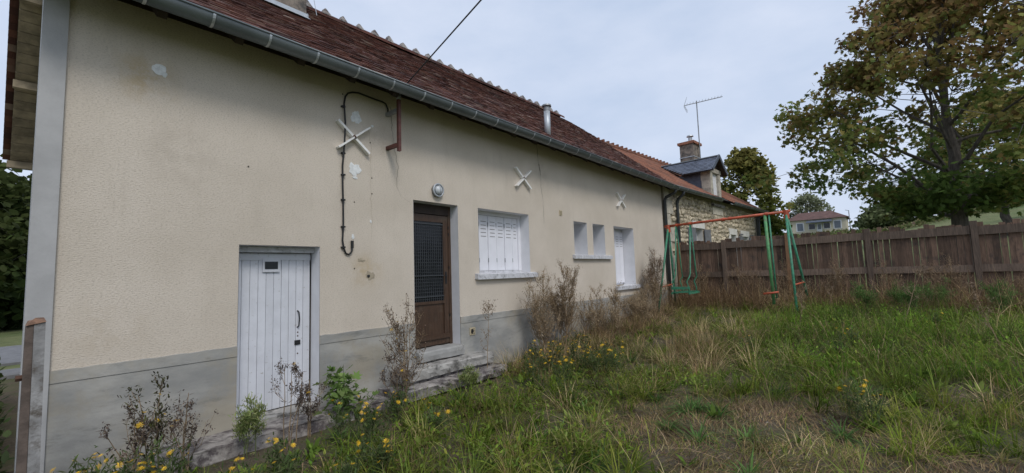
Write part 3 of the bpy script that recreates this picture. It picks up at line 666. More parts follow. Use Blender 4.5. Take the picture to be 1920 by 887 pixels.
# quoins
zz = .2
for k in range(9):
    w_ = .62 if k % 2 else .40; h2(MB().box(.01, w_, -.045, .1, zz+.008, zz+.41, .004), 'quoin_block', 'cut_stone'); zz += .42
zz = .2
for k in range(9):
    w_ = .5 if k % 2 else .34; h2(MB().box(L2-w_, L2+.012, -.045, .1, zz+.008, zz+.41, .004), 'quoin_block', 'cut_stone'); zz += .42
# rubble stones
def stone_mesh(sd_):
    rr = random.Random(sd_); v = []; f = []
    nx_, nz_ = 4, 3
    def P_(i, k, y):
        x_, z_ = -0.5+i/(nx_-1), -.5+k/(nz_-1)
        if (i in (0, nx_-1)) and (k in (0, nz_-1)): x_ *= rr.uniform(.78, .95); z_ *= rr.uniform(.78, .95)
        return (x_+rr.uniform(-.05, .05), y, z_+rr.uniform(-.06, .06))
    ring = [(i, 0) for i in range(nx_)]+[(nx_-1, k) for k in range(1, nz_)]+[(i, nz_-1) for i in range(nx_-2, -1, -1)]+[(0, k) for k in range(nz_-2, 0, -1)]
    r0 = [P_(i, k, 0) for i, k in ring]; n = len(ring)
    r1 = [(a*.9, -.6+rr.uniform(-.2, .2), c*.86) for a, _, c in r0]; cen = (0, -1+rr.uniform(-.15, .15), 0)
    mid = [(a*.45, -.95+rr.uniform(-.2, .2), c*.45) for a, _, c in r1]
    v = r0+r1+mid+[cen]
    for k in range(n):
        q = (k+1) % n; f += [(k, q, n+q, n+k), (n+k, n+q, 2*n+q, 2*n+k), (2*n+k, 2*n+q, 3*n)]
    me = bpy.data.meshes.new('stone'); me.from_pydata(v, [], f); me.materials.append(MATS['stone_cream']); return me
SM = [stone_mesh(i) for i in range(12)]
blocked = [(a-.18, b+.18, c-.1, d+.26) for a, b, c, d in OP2]+[(0, .52, 0, 4), (L2-.45, L2, 0, 4), (3.98, 5.14, 3.40, 4)]
st = []; z = 1.72
while z < 3.82:
    hgt = random.uniform(.10, .19); x = .45+random.uniform(-.1, .1)
    while x < L2-.3:
        wd_ = random.uniform(.13, .36); cxm, czm = x+wd_/2, z+hgt/2
        if not any(a-wd_*.25 < cxm < b+wd_*.25 and c-.02 < czm < d+.02 for a, b, c, d in blocked): st.append((cxm, czm+random.uniform(-.045, .045), wd_*random.uniform(.8, 1.02), hgt*random.uniform(.7, 1.25)))
        x += wd_+.012
    z += hgt+.010
st.sort(key=lambda q: q[0]-1.5*(q[1]-1.7)*2); smb = MB()
for i, (a, b, c, d) in enumerate(st):
    k = random.randrange(12); fl = random.choice((1, -1))
    if i < 300:
        o = link('stone', SM[k], None, wall2, local=True); o.location = (a, .01, b); o.scale = (c*fl, random.uniform(.05, .085), d); o.rotation_euler = (0, random.uniform(-.28, .28), 0)
    else: smb.add([(a+v.co[0]*c, .01+v.co[1]*.045, b+v.co[2]*d) for v in SM[k].vertices], [tuple(pl.vertices) for pl in SM[k].polygons])
if smb.v: smb.build('stones', 'stone_cream', wall2, kind='stuff', local=True)
# roof of the stone house
E2, Q2 = np.array([0, -.32, 3.92]), np.array([0, 3.5, 6.55]); V2 = Q2-E2; S2 = np.linalg.norm(V2); V2 = V2/S2; N2 = np.cross((1., 0, 0), V2)
mb = MB()
for off in (0, -.06): mb.quad(E2+N2*off+(-.02, 0, 0), E2+N2*off+(L2+.22, 0, 0), Q2+N2*off+(L2+.22, 0, 0), Q2+N2*off+(-.02, 0, 0))
mb.quad(Q2+(-.02, 0, 0), Q2+(L2+.22, 0, 0), (L2+.22, 7.3, 3.9), (-.02, 7.3, 3.9)); mb.quad(E2+(L2+.22, 0, 0), Q2+(L2+.22, 0, 0), Q2-N2*.16+(L2+.22, 0, 0), E2-N2*.16+(L2+.22, 0, 0))
roof2 = h2(mb, 'roof', 'dark_wood', label='orange interlocking tile roof')
W2, H2, E2L = .235, .37, .325
def pantile(sd_):
    rr = random.Random(sd_); v = []; prof = [(-.5, .012), (-.36, .034), (-.22, .012), (.0, .004), (.28, .006), (.5, .012)]
    for yy in (0, H2):
        for a, h in prof: v.append((a*W2, yy, h+rr.uniform(-.002, .002)+(.004 if yy == 0 else 0)))
    for a, h in prof: v.append((a*W2, .0, h-.014))
    n = len(prof); return v, [(k, k+1, n+k+1, n+k) for k in range(n-1)]+[(2*n+k, 2*n+k+1, k+1, k) for k in range(n-1)]
PV = [pantile(i) for i in range(4)]; PM = []
for v, f in PV:
    me = bpy.data.meshes.new('roof_tile'); me.from_pydata(v, [], f); me.materials.append(MATS['tile_orange']); PM.append(me)
tl2 = []
for r_ in range(int(S2/E2L)+1):
    for c_ in range(int((L2+.2)/W2)+1):
        x_ = .08+c_*W2; s_ = r_*E2L-.03
        q = E2+V2*s_+np.array([x_, 0, 0])+N2*(.012+.01*float(vnoise(x_, s_, 1.2, 8)))
        if s_+H2 > S2+.05 or x_ > L2+.15: continue
        if 4.0 < x_ < 5.1 and q[1] < .75+.5*0: continue      # dormer stands here
        tl2.append((q, random.gauss(0, .012), random.gauss(.03, .008), random.randrange(4)))
B2 = Matrix(((1, 0, 0), tuple(V2), tuple(N2))).transposed().to_4x4()
wpos = lambda q: np.array(M2 @ Vector(q))
v2 = sorted([T_ for T_ in tl2 if in_view(wpos(T_[0]))], key=lambda T_: np.linalg.norm(wpos(T_[0])-CAM)); near = {id(T_) for T_ in v2[:300]}
mb = MB(); tone = []
for T_ in tl2:
    M_ = Matrix.Translation(T_[0]) @ B2 @ Matrix.Rotation(T_[1], 4, 'Z') @ Matrix.Rotation(-T_[2], 4, 'X')
    if id(T_) in near: o = link('roof_tile', PM[T_[3]], None, roof2, local=True); o.matrix_basis = M_
    else: v, f = PV[T_[3]]; mb.add([M_ @ Vector(q) for q in v], f); tone += [random.random()]*len(v)
me = mb.mesh('roof_tiles'); at = me.attributes.new('tone', 'FLOAT', 'POINT'); at.data.foreach_set('value', tone); link('roof_tiles', me, 'tile_orange', roof2, kind='stuff', local=True)
x = 0.0
while x < L2+.1:
    o = ridge_tile(None, Q2+(x, 0, .05), Q2+(x+.36, 0, .05), .13, 'tile_orange'); o.parent = roof2
    o = MB().obox(Q2+(x, 0, .105), (.04, 0, 0), (0, .1, 0), (0, 0, .05)).build('ridge_joint', 'tile_orange', roof2, local=True); x += .36
def gutter2(a, b):
    g = gutter(None, (a, -.37, 3.90), (b, -.37, 3.90), .085, strap=.6); g.parent = house2
gutter2(0.0, 3.98); gutter2(5.16, L2+.2)
h2(MB().tube([(.75, -.36, 3.82), (.76, -.33, 3.74), (.82, -.14, 3.62), (.83, -.09, 3.5), (.83, -.09, .4)], .045, 10), 'downpipe', 'dark_pipe', smooth=True)
h2(MB().tube([(9.0, -.36, 3.82), (9.05, -.14, 3.62), (9.06, -.1, .4)], .05, 10), 'downpipe', 'dark_pipe', smooth=True); h2(MB().tube([(9.45, -.36, 3.82), (9.3, -.14, 3.6), (9.28, -.1, .4)], .05, 10), 'downpipe', 'dark_pipe', smooth=True)
# dormer
D0, D1 = 4.02, 5.08
dorm = h2(MB().box(D0, D1, -.02, .30, 3.42, 3.78, .004), 'dormer', 'cut_stone', label='stone fronted dormer with slate roof')
def dm(mb, n, mat): return mb.build(n, mat, dorm, local=True)
for k in range(4):
    z0 = 3.785+k*.30; dm(MB().box(D0, D0+.24, -.02, .30+.02*(k % 2), z0, z0+.295, .004), 'jamb_stone', 'cut_stone'); dm(MB().box(D1-.24, D1, -.02, .30, z0, z0+.295, .004), 'jamb_stone', 'cut_stone')
dm(MB().box(D0-.02, D1+.02, -.04, .30, 4.985, 5.14), 'lintel', 'cut_stone')
dm(MB().add([(D0, .0, 5.14), (D1, .0, 5.14), ((D0+D1)/2, .0, 5.52), (D0, .28, 5.14), (D1, .28, 5.14), ((D0+D1)/2, .28, 5.52)], [(0, 1, 2), (3, 5, 4), (0, 2, 5, 3), (1, 4, 5, 2)]), 'gable_stone', 'dark_wood')
dm(MB().box(D0-.06, D1+.06, -.10, .0, 3.70, 3.785), 'sill', 'old_concrete'); dm(MB().box(D0+.24, D1-.24, .06, .10, 3.785, 4.985), 'shutter', 'white_paint')
for xx in (D0+.03, D1-.03): dm(MB().box(xx-.02, xx+.02, .30, 1.55, 3.9, 5.0), 'cheek', 'slate')   # slate hung cheeks
cxm = (D0+D1)/2; AP = np.array([cxm, 0, 5.60]); yb = 2.05
for sg in (-1, 1):
    ed = np.array([cxm+sg*.78, 0, 5.00]); dv = ed-AP; Ls = np.linalg.norm(dv); dn = dv/Ls; nn = np.array([-dn[2]*sg, 0, dn[0]*sg]); nn = nn if nn[2] > 0 else -nn
    dm(MB().add([AP+(0, -.20, 0), ed+(0, -.20, 0), ed+(0, .9, 0), AP+(0, yb, 0), AP+(0, -.20, -.05), ed+(0, -.20, -.05), ed+(0, .9, -.05), AP+(0, yb, -.05)], [(0, 1, 2, 3), (4, 7, 6, 5), (0, 4, 5, 1), (1, 5, 6, 2), (3, 2, 6, 7)]), 'roof_deck', 'dark_wood')
    for r_ in range(8):
        f0, f1 = r_/8, (r_+1.35)/8; f1 = min(f1, 1.02); yend = yb-(yb-.9)*min(1, (r_+1)/8); y = -.20+(.11 if r_ % 2 else 0)
        y = -.20
        while y < yend:
            y1 = min(y+(.11 if (r_ % 2 and y < -.19) else .22), yend)
            a, b = AP+dv*f0+nn*.004, AP+dv*f1+nn*(.018+random.uniform(0, .004))
            MB().add([a+(0, y+.003, 0), b+(0, y+.003, 0), b+(0, y1-.003, 0), a+(0, y1-.003, 0), b+(0, y+.003, -.012), b+(0, y1-.003, -.012)], [(0, 1, 2, 3), (1, 4, 5, 2)]).build('slate', 'slate', dorm, local=True)
            y = y1
    e2 = AP+(0, -.21, .02); dm(MB().bar(e2, ed+(0, -.21, 0), .03, .12), 'barge_board', 'slate')
dm(MB().tube([AP+(0, -.22, .03), AP+(0, yb, .03)], .035, 8), 'ridge_roll', 'zinc')
# chimney on the stone house
inv2 = M2.inverted(); cpos = inv2 @ Vector((18.32, .86, 0))
cx_, cy_ = cpos.x, cpos.y
ch2 = MB().box(cx_-.36, cx_+.36, cy_-.28, cy_+.28, 4.6, 6.50, .01).build('chimney', 'chimney_stone', roof2, local=True)
for k in range(6): MB().box(cx_-.42+k*.14+.003, cx_-.42+(k+1)*.14-.003, cy_-.34, cy_+.34, 6.50, 6.60, .004).build('brick', 'brick_red', roof2, local=True)
MB().box(cx_-.375, cx_+.375, cy_-.295, cy_+.295, 5.95, 5.98).build('strap', 'zinc_pale', roof2, local=True)
MB().lathe((cx_+.1, cy_, 6.6), [(.08, 0), (.08, .25), (.07, .26), (.07, .3), (.14, .31), (.12, .36), (.02, .38)], 'z', 14).build('flue_cowl', 'zinc_pale', roof2, local=True)
ant = thing('television_antenna', (18.42, .55, 5.7), 'television antenna on a thin mast beside the stone house chimney', 'antenna')
ax_ = np.array([18.39, .49, 0]); MB().tube([ax_+(0, 0, 5.6), ax_+(0, 0, 8.34)], .022, 8).build('mast', 'grey_metal', ant)
b0 = np.array([18.17, .93, 8.19]); b1 = np.array([18.75, -.42, 8.36]); bd_ = (b1-b0)/np.linalg.norm(b1-b0)
MB().bar(b0, b1, .025, .025).build('boom', 'grey_metal', ant)
for k in range(12):
    q = b0+(b1-b0)*(k+1)/12.5; el_ = np.cross(bd_, (0, 0, 1)); MB().tube([q-el_*.14+(0, 0, .03), q+el_*.14+(0, 0, .03)], .006, 5).build('element', 'zinc_pale', ant)
for sg in (-1, 1):
    for j in (-.12, -.04, .04, .12):
        e_ = np.cross(bd_, (0, 0, 1)); q = b0+(0, 0, .0); MB().tube([q+e_*j, q+e_*j+np.array([0, 0, sg*.30])+bd_*.12], .006, 5).build('reflector_rod', 'zinc_pale', ant)

# ------------------------------------------------------------------ fence
fence = thing('fence', (13, -5, .48), 'weathered brown board fence closing the garden on the right', 'fence')
def ft(y): return 2.17+.05*math.sin(y*1.3)
posts = [-.30, -1.52, -3.02, -4.60, -6.30, -7.9, -9.5]
for i, y in enumerate(posts):
    h = (2.22, 2.22, 2.27, 2.27, 2.25, 2.2, 2.2)[i]; MB().box(12.90, 12.985, y-.05, y+.05, .1, h+random.uniform(-.02, .02), .006).build('post', 'new_post' if i in (0, 2) else 'fence_post', fence)
for i in range(len(posts)-1):
    a, b = posts[i]-.052, posts[i+1]+.052
    for zc, hh in ((2.08, .085), (1.30, .075), (.66, .075)):
        s = random.uniform(-.015, .015)
        MB().add([(12.93, a, zc-hh+s), (12.93, b, zc-hh-s), (12.93, b, zc+hh-s), (12.93, a, zc+hh+s), (12.97, a, zc-hh+s), (12.97, b, zc-hh-s), (12.97, b, zc+hh-s), (12.97, a, zc+hh+s)],
                 [(0, 1, 2, 3), (4, 7, 6, 5), (0, 4, 5, 1), (3, 2, 6, 7)]).build('rail', 'fence_post', fence)
y = -.2
while y > -9.6:
    wd_ = random.uniform(.07, .108); gp = random.choice((.002, .003, .004, .006, .014)); top = random.choice((2.17, 2.19, 2.20, 2.25, 2.27))+random.uniform(-.02, .015); tl_ = random.gauss(0, .006)
    mb = MB(); mb.add([(12.974+random.uniform(0, .006), y-wd_, .3), (12.974, y, .3), (12.974, y+tl_, top), (12.974+random.uniform(0, .004), y-wd_+tl_, top+random.uniform(-.012, .012)), (12.998, y-wd_, .3), (12.998, y, .3), (12.998, y+tl_, top), (12.998, y-wd_+tl_, top)],
                      [(0, 1, 2, 3), (4, 7, 6, 5), (0, 4, 5, 1), (1, 5, 6, 2), (2, 6, 7, 3), (3, 7, 4, 0)]); mb.build('board', 'fence_wood', fence)
    y -= wd_+gp

# ------------------------------------------------------------------ swing set
sw = thing('swing_set', (11.4, -1.9, .45), 'old swing frame with green legs and orange top bar before the fence', 'swing set')
def tb(n, pts, r_, mat, **k): return MB().tube(pts, r_, 10).build(n, mat, sw, smooth=True, **k)
TA, TB_ = np.array([11.4, -.50, 2.60]), np.array([11.4, -3.34, 2.685])
tb('top_bar', [TA, TB_], .032, 'swing_red'); TAt = lambda y: TA+(TB_-TA)*((y-TA[1])/(TB_[1]-TA[1]))
for y, sgn in ((-.60, 1), (-3.26, -1)):
    t_ = TAt(y); MB().tube([t_+(0, 0, .035), t_+(0, .0, -.16)], .055, 8).build('corner_bracket', 'swing_red', sw)
    f0 = np.array([10.72, y+.14*sgn, float(hz(10.72, y))-.03]); f1 = np.array([12.2, y+.22*sgn, float(hz(12.2, y))-.03])
    tb('leg', [t_+(-.02, 0, -.05), f0], .026, 'swing_green'); tb('leg', [t_+(.02, 0, -.05), f1], .026, 'swing_green')
    a, b = t_+(f0-t_)*.70, t_+(f1-t_)*.70; tb('cross_brace', [a, b], .018, 'swing_red')
for y in (-.82, -1.16, -2.87, -2.1, -1.95): MB().tube([TAt(y)+(0, .03, 0), TAt(y)+(0, -.03, 0)], .042, 8).build('hanger_clamp', 'swing_red', sw)
# bench glider on the left
for y in (-.80, -1.16):
    for dx in (-.22, .34):
        t_ = TAt(y)
        tb('hanger_rod', [t_+(dx*.1, 0, -.03), t_+(dx*.8, .02, -1.25), (11.4+dx, y+.03, 1.28), (11.4+dx-.05, y+.09, 1.16), (11.4+dx, y+.06, 1.0), (11.4+dx, y+.06, .84)], .016, 'swing_green')
for dx in (-.26, -.14, .26, .38): MB().box(11.4+dx-.045, 11.4+dx+.045, -1.14, -.70, .885, .905).build('seat_slat', 'swing_green', sw)
for zz in (1.0,): MB().box(11.09, 11.11, -1.15, -.69, zz-.035, zz+.035).build('back_slat', 'swing_green', sw)
MB().box(11.05, 11.85, -1.15, -1.12, .85, .885).build('seat_frame', 'swing_green', sw); MB().box(11.05, 11.85, -.72, -.69, .85, .885).build('seat_frame', 'swing_green', sw)
# see-saw rod on the right
tb('see_saw_rod', [TAt(-2.84)+(0, 0, -.02), (11.4, -2.86, 1.6), (11.4, -2.88, .62)], .034, 'swing_green_pale'); tb('see_saw_rod', [TAt(-2.92)+(0, 0, -.02), (11.42, -2.93, 1.6), (11.42, -2.94, .75)], .018, 'swing_green')
for k in (0, 1): tb('foot_bar', [(11.2+.12*k, -2.72+.02*k, .86), (11.2+.12*k, -3.02+.02*k, .90)], .02, 'swing_red')

# ------------------------------------------------------------------ left concrete post
simple('post_concrete', (.27, .265, .26), .95, .25, 7, .5, 40, dirt=(.10, .085, .07), dirt_amt=(.45, .65), dscale=6)
simple('rust_pale', (.20, .115, .075), .95, .3, 25, .4, 60)
simple('rotten_wood', (.105, .08, .066), .95, .3, 9, .5, 40)
post = thing('concrete_post', (.2, -.62, 0), 'broken grey concrete post with rusty top at the near house corner', 'post')
mb = MB(); mb.add([(.195, -.70, -.1), (.25, -.70, -.1), (.25, -.60, -.1), (.195, -.60, -.1), (.185, -.69, 1.285), (.235, -.69, 1.295), (.235, -.60, 1.30), (.185, -.60, 1.285)], [(0, 1, 5, 4), (1, 2, 6, 5), (2, 3, 7, 6), (3, 0, 4, 7), (4, 5, 6, 7)]); mb.build('shaft', 'post_concrete', post)
mb = MB(); mb.add([(.15, -.695, 1.272), (.238, -.70, 1.29), (.238, -.597, 1.295), (.15, -.595, 1.27), (.165, -.68, 1.295), (.19, -.67, 1.318), (.230, -.62, 1.315), (.16, -.61, 1.30)], [(0, 1, 5, 4), (1, 2, 6, 5), (2, 3, 7, 6), (3, 0, 4, 7), (4, 5, 6, 7), (0, 3, 2, 1)]); mb.build('broken_top', 'rust_pale', post)
MB().add([(.145, -.685, -.1), (.193, -.69, -.1), (.193, -.60, -.1), (.145, -.60, -.1), (.150, -.68, 1.265), (.184, -.685, 1.275), (.184, -.60, 1.28), (.150, -.60, 1.265)], [(0, 1, 5, 4), (1, 2, 6, 5), (2, 3, 7, 6), (3, 0, 4, 7), (4, 5, 6, 7)]).build('rotten_side', 'rotten_wood', post); MB().tube([(.12, -.65, .95), (.15, -.65, .95)], .02, 6).build('bolt', 'rust', post)

# ------------------------------------------------------------------ vegetation templates
def blade_t(bend, w_=.5, seg=3):
    """blade of height 1 along +Z, bending towards +X; width 1 along Y"""
    v = []; 
    for i in range(seg):
        q = i/seg; v += [(bend*q*q, -w_*(1-q*.55), q*(1-.28*abs(bend)*q)), (bend*q*q, w_*(1-q*.55), q*(1-.28*abs(bend)*q))]
    v.append((bend, 0, 1-.28*abs(bend))); f = []
    for i in range(seg-1): a = 2*i; f += [(a, a+1, a+3), (a, a+3, a+2)]
    a = 2*(seg-1); f.append((a, a+1, 2*seg)); return np.array(v), np.array(f)
BL = [blade_t(.15), blade_t(.45), blade_t(.8), blade_t(1.15)]
BL2 = [blade_t(.2, seg=2), blade_t(.6, seg=2)]
LEAF = (np.array([(0, 0, 0), (.08, -.5, .33), (.05, -.42, .68), (.12, 0, 1), (.05, .42, .68), (.08, .5, .33), (.0, 0, .5)]), np.array([(0, 1, 6), (1, 2, 6), (2, 3, 6), (3, 4, 6), (4, 5, 6), (5, 0, 6)]))
LOBED = (np.array([(0, 0, 0), (.05, -.30, .02), (.0, -.55, .30), (.04, -.26, .36), (-.04, -.52, .72), (.05, -.18, .66), (-.06, 0, 1.05), (.05, .18, .66), (-.04, .52, .72), (.04, .26, .36), (0, .55, .30), (.05, .30, .02), (.07, 0, .36)]),
         np.array([(i, i+1, 12) for i in range(0, 11)]+[(11, 0, 12)]))
def cols(n, stops, w_=None, jit=.18):
    st_ = np.array(stops); k = rng.choice(len(st_), n, p=w_); c = st_[k]*(1+rng.normal(0, jit, (n, 1))); return np.clip(c*(1+rng.normal(0, .06, (n, 3))), .004, 1)
def sc3(h, w_): return np.stack([h, w_, h], -1)
GREENS = [(0.121, 0.179, 0.019), (0.164, 0.215, 0.027), (0.091, 0.138, 0.016), (0.217, 0.239, 0.041), (0.133, 0.179, 0.034)]
LUSH = [(0.117, 0.232, 0.022), (0.166, 0.280, 0.033), (0.104, 0.184, 0.022), (0.214, 0.280, 0.044)]
STRAW = [(0.414, 0.302, 0.152), (0.322, 0.227, 0.114), (0.517, 0.394, 0.214), (0.265, 0.184, 0.095)]
BROWN = [(0.209, 0.131, 0.076), (0.275, 0.184, 0.109), (0.154, 0.097, 0.057), (0.330, 0.236, 0.147)]
def pick(n, x0, x1, y0, y1, dens):
    """rejection sample of n candidate points with a density function in 0..1"""
    x = rng.uniform(x0, x1, n); y = rng.uniform(y0, y1, n); k = rng.random(n) < dens(x, y); return x[k], y[k]
def not_house(x, y): return (y < -.03) | (x < .1)
def slabs(x, y):      # bare concrete
    return ((x > .86) & (x < 2.54) & (y > -.41)) | ((x > 2.6) & (x < 5.0) & (y > -.47))
def bare(x, y):
    """1 on the worn patch of dead grass in the foreground"""
    n = vnoise(x, y, 1.4, 3)*.35+vnoise(x, y, 3.7, 4)*.18
    a = np.hypot((x-3.9)/1.5, (y+3.95)/1.15)+n; b = np.hypot((x-4.55)/.75, (y+2.95)/.5)+n; c = np.hypot((x-3.2)/1.8, (y+5.3)/1.1)+n
    return smooth(1.15, .8, np.minimum(np.minimum(a, b), c))
def lush(x, y): return smooth(5.6, 7.6, x+.5*vnoise(x, y, .9, 6))*smooth(-2.6, -3.6, y-.0*x+.5*vnoise(x, y, .8, 7))
def wallside(x, y): return smooth(5.0, 6.4, x)*smooth(-1.5, -.7, y+.3*vnoise(x, y, 1.1, 9))
def fencestrip(x, y): return smooth(11.2, 12.2, x+.4*vnoise(x, y, 1.1, 10))
def gclump(x, y): return .5+.5*vnoise(x, y, 2.3, 11)*.7+.5*vnoise(x, y, 5.1, 12)*.5
def blades(x, y, h, wd_, yaw, tilt, col, T_=BL):
    parts = []; n = len(x); k = rng.integers(0, len(T_), n); z = hz(x, y)-.008
    pos = np.stack([x, y, z], -1); Rm = rot_yaw_tilt(yaw, tilt); S = sc3(h, wd_)
    for i, (tv, tt) in enumerate(T_):
        m_ = k == i; parts.append((tv, tt, pos[m_], Rm[m_], S[m_], col[m_]))
    return parts
U = lambda n, a, b: rng.uniform(a, b, n)
def tone_shift(c, x, y, amt=.3): return np.clip(c*(1+amt*vnoise(x, y, 1.7, 21)[:, None]+.8*amt*vnoise(x, y, 5.3, 22)[:, None]), .004, 1)

parts = []
# fine green turf everywhere except the worn patch
x, y = pick(200000, -1.2, 13, -9.5, 0, lambda x, y: np.where(not_house(x, y) & ~slabs(x, y), (1-.88*bare(x, y))*np.clip(gclump(x, y)*1.9-.35, .05, 1)*(1-.5*wallside(x, y))*np.clip(1.15-.045*np.hypot(x, y+4.8), .5, 1), 0))
n = len(x); lu = lush(x, y); h = U(n, .06, .22)*(1-.6*((y > -.85) & (x < 5)))*(1-.45*((y > -1.2) & (x < 2.7)))*(1+.7*lu)*np.clip(1+.9*vnoise(x, y, 3, 5)+.4*vnoise(x, y, 7, 6), .25, 2.2); cg = cols(n, GREENS); cl = cols(n, LUSH); c = np.where((rng.random(n) < lu*.8)[:, None], cl, cg)
dry = rng.random(n) < .27-.05*lu; c[dry] = cols(int(dry.sum()), STRAW)*.85
parts += blades(x, y, h, U(n, .004, .008), U(n, 0, 6.28), np.abs(rng.normal(0, .5, n)), tone_shift(c, x, y))
# tussocks: many blades from one root, arching outward
def tussocks(nt_, dens, box, nb, hr, wr, pal, spread=.05, lean=(.1, .75)):
    tx, ty = pick(nt_, *box, dens); out_ = []
    for a, b in zip(tx, ty):
        k = int(rng.uniform(*nb)); hh = rng.uniform(*hr); an = U(k, 0, 6.28); r_ = spread*np.sqrt(rng.random(k))*hh/.25
        base = np.array(pal[rng.integers(len(pal))])*rng.uniform(.5, 1.5)
        out_.append((a+r_*np.cos(an), b+r_*np.sin(an), hh*U(k, .55, 1.1), U(k, *wr), an+rng.normal(0, .5, k), U(k, *lean), np.clip(base*(1+rng.normal(0, .18, (k, 1))), .005, 1)))
    q = [np.concatenate([o[i] for o in out_]) for i in range(7)]
    keep = not_house(q[0], q[1]); q = [a[keep] for a in q]
    return blades(*q)
g = lambda f: (lambda x, y: np.where(not_house(x, y) & ~slabs(x, y), f(x, y), 0))
near_d = lambda x, y: np.clip(1.3-.08*np.hypot(x, y+4.8), .35, 1)
parts += tussocks(1300, g(lambda x, y: (1-.93*bare(x, y))*near_d(x, y)*((y < -.75) | (x > 5))*((y < -1.15) | (x > 2.7))), (.2, 12.5, -8.5, -.1), (22, 50), (.14, .42), (.005, .011), GREENS+[(.27, .24, .09)])
parts += tussocks(560, g(lambda x, y: lush(x, y)), (5.5, 12.6, -9, -2.5), (30, 60), (.18, .60), (.004, .009), LUSH+[(.07, .095, .03), (.16, .18, .07), (.09, .11, .04)], .08)
parts += tussocks(70, g(lambda x, y: .7+0*x), (1.0, 6.5, -5, -.6), (28, 50), (.16, .28), (.010, .017), [(.12, .21, .06), (.10, .19, .05)], .05, (.3, 1.0))
link('grass', scatter_mesh('grass', parts), 'leafy', label='uneven green grass and tussocks over the garden', kind='stuff')

parts = []
# thatch: dead blades lying flat on the worn patch and thinly elsewhere
def thatch(n0, box, dens, T_=BL2):
    x, y = pick(n0, *box, g(dens)); n = len(x); c = cols(n, STRAW+BROWN, jit=.34)*.78
    mo = rng.random(n) < np.clip(.24+.4*vnoise(x, y, 2.2, 31), .04, .65); c[mo] = cols(int(mo.sum()), [(.20, .20, .05), (.15, .16, .04), (.24, .22, .07)])
    ya = 2.2*vnoise(x, y, 1.6, 33)+2.0*vnoise(x, y, 4.5, 34)+rng.normal(0, .8, n)
    return blades(x, y, U(n, .03, .14), U(n, .003, .0068), ya, U(n, .5, 1.52), tone_shift(c, x, y, .35), T_)
parts += thatch(80000, (.3, 9, -7.5, -.1), lambda x, y: .28*near_d(x, y)*np.clip(.5+.6*vnoise(x, y, 4.1, 14), .1, 1))
parts += thatch(170000, (1.6, 6.8, -6.6, -2.0), lambda x, y: bare(x, y)*np.clip(.75+.5*vnoise(x, y, 3.1, 14), .25, 1))
# dry standing straw: tufts by wall and fence and scattered stalks
parts += tussocks(380, g(lambda x, y: wallside(x, y)), (5.2, 12.4, -1.9, -.1), (20, 45), (.25, .68), (.003, .006), BROWN+STRAW, .08, (.1, 1.1))
parts += tussocks(640, g(lambda x, y: fencestrip(x, y)), (10.9, 12.9, -9, -.3), (24, 44), (.45, 1.15), (.004, .008), BROWN+STRAW[:2], .07, (.05, .8))
parts += tussocks(230, g(lambda x, y: (1-.5*bare(x, y))*.8), (1.5, 12, -8, -.7), (14, 34), (.2, .5), (.003, .006), STRAW, .07, (.15, 1.2))
parts += tussocks(120, g(lambda x, y: lush(x, y)), (5.8, 12.4, -8.6, -2.6), (12, 30), (.35, .75), (.003, .006), STRAW+BROWN, .08, (.1, 1.0))
parts += tussocks(26, g(lambda x, y: 1+0*x), (6.2, 8.6, -3.4, -2.0), (40, 70), (.4, .75), (.003, .006), STRAW, .06, (.05, .85))
parts += tussocks(22, g(lambda x, y: 1+0*x), (4.9, 6.2, -1.2, -.5), (30, 50), (.35, .62), (.003, .006), STRAW+BROWN, .06, (.03, .5))
x, y = pick(420, 2.5, 12.5, -8, -.6, g(lambda x, y: .8+0*x)); n = len(x)
parts += blades(x, y, U(n, .4, .85), U(n, .0035, .006), U(n, 0, 6.28), U(n, .2, 1.1), cols(n, STRAW))
link('dry_grass', scatter_mesh('dry_grass', parts), 'dry_leafy', label='dead straw coloured grass on the worn patch and along wall and fence', kind='stuff')

parts = []
# broad-leaved weeds: rosettes and low leafy cover
def rosettes(nr, box, dens, nl, lr, asp, pal, tilt=(.5, 1.25), T_=LEAF):
    tx, ty = pick(nr, *box, dens); P_, RR_, SS_, CC_ = [], [], [], []
    for a, b in zip(tx, ty):
        k = int(rng.uniform(*nl)); ll = rng.uniform(*lr)*U(k, .6, 1.1); an = U(k, 0, 6.28); zb = float(hz(a, b))
        P_.append(np.stack([a+U(k, -.02, .02), b+U(k, -.02, .02), zb+U(k, 0, .03)], -1)); RR_.append(rot_yaw_tilt(an, U(k, *tilt))); SS_.append(np.stack([ll, ll*asp*U(k, .8, 1.2), ll], -1))
        CC_.append(np.clip(np.array(pal[rng.integers(len(pal))])*(1+rng.normal(0, .16, (k, 1))), .005, 1))
    return [(T_[0], T_[1], np.concatenate(P_), np.concatenate(RR_), np.concatenate(SS_), np.concatenate(CC_))]
WEED = [(0.128, 0.206, 0.029), (0.172, 0.250, 0.040), (0.108, 0.175, 0.029), (0.216, 0.275, 0.062)]
parts += rosettes(620, (.8, 11, -7.5, -.3), g(lambda x, y: (1-.75*bare(x, y))*near_d(x, y)), (7, 14), (.06, .16), .27, WEED)
parts += rosettes(420, (5.5, 12.2, -9, -2.2), g(lambda x, y: lush(x, y)), (10, 18), (.07, .15), .3, LUSH+WEED, (.2, 1.2))
x, y = pick(20000, 5.5, 12.4, -9, -2.2, g(lambda x, y: lush(x, y)*np.clip(gclump(x, y)*1.4, .1, 1))); n = len(x)
parts.append((LEAF[0], LEAF[1], np.stack([x, y, hz(x, y)+U(n, .03, .38)*(.5+.5*gclump(x, y))], -1), rot_yaw_tilt(U(n, 0, 6.28), U(n, .5, 1.6)), sc3(U(n, .03, .07), U(n, .008, .022)), tone_shift(cols(n, LUSH+WEED), x, y)))
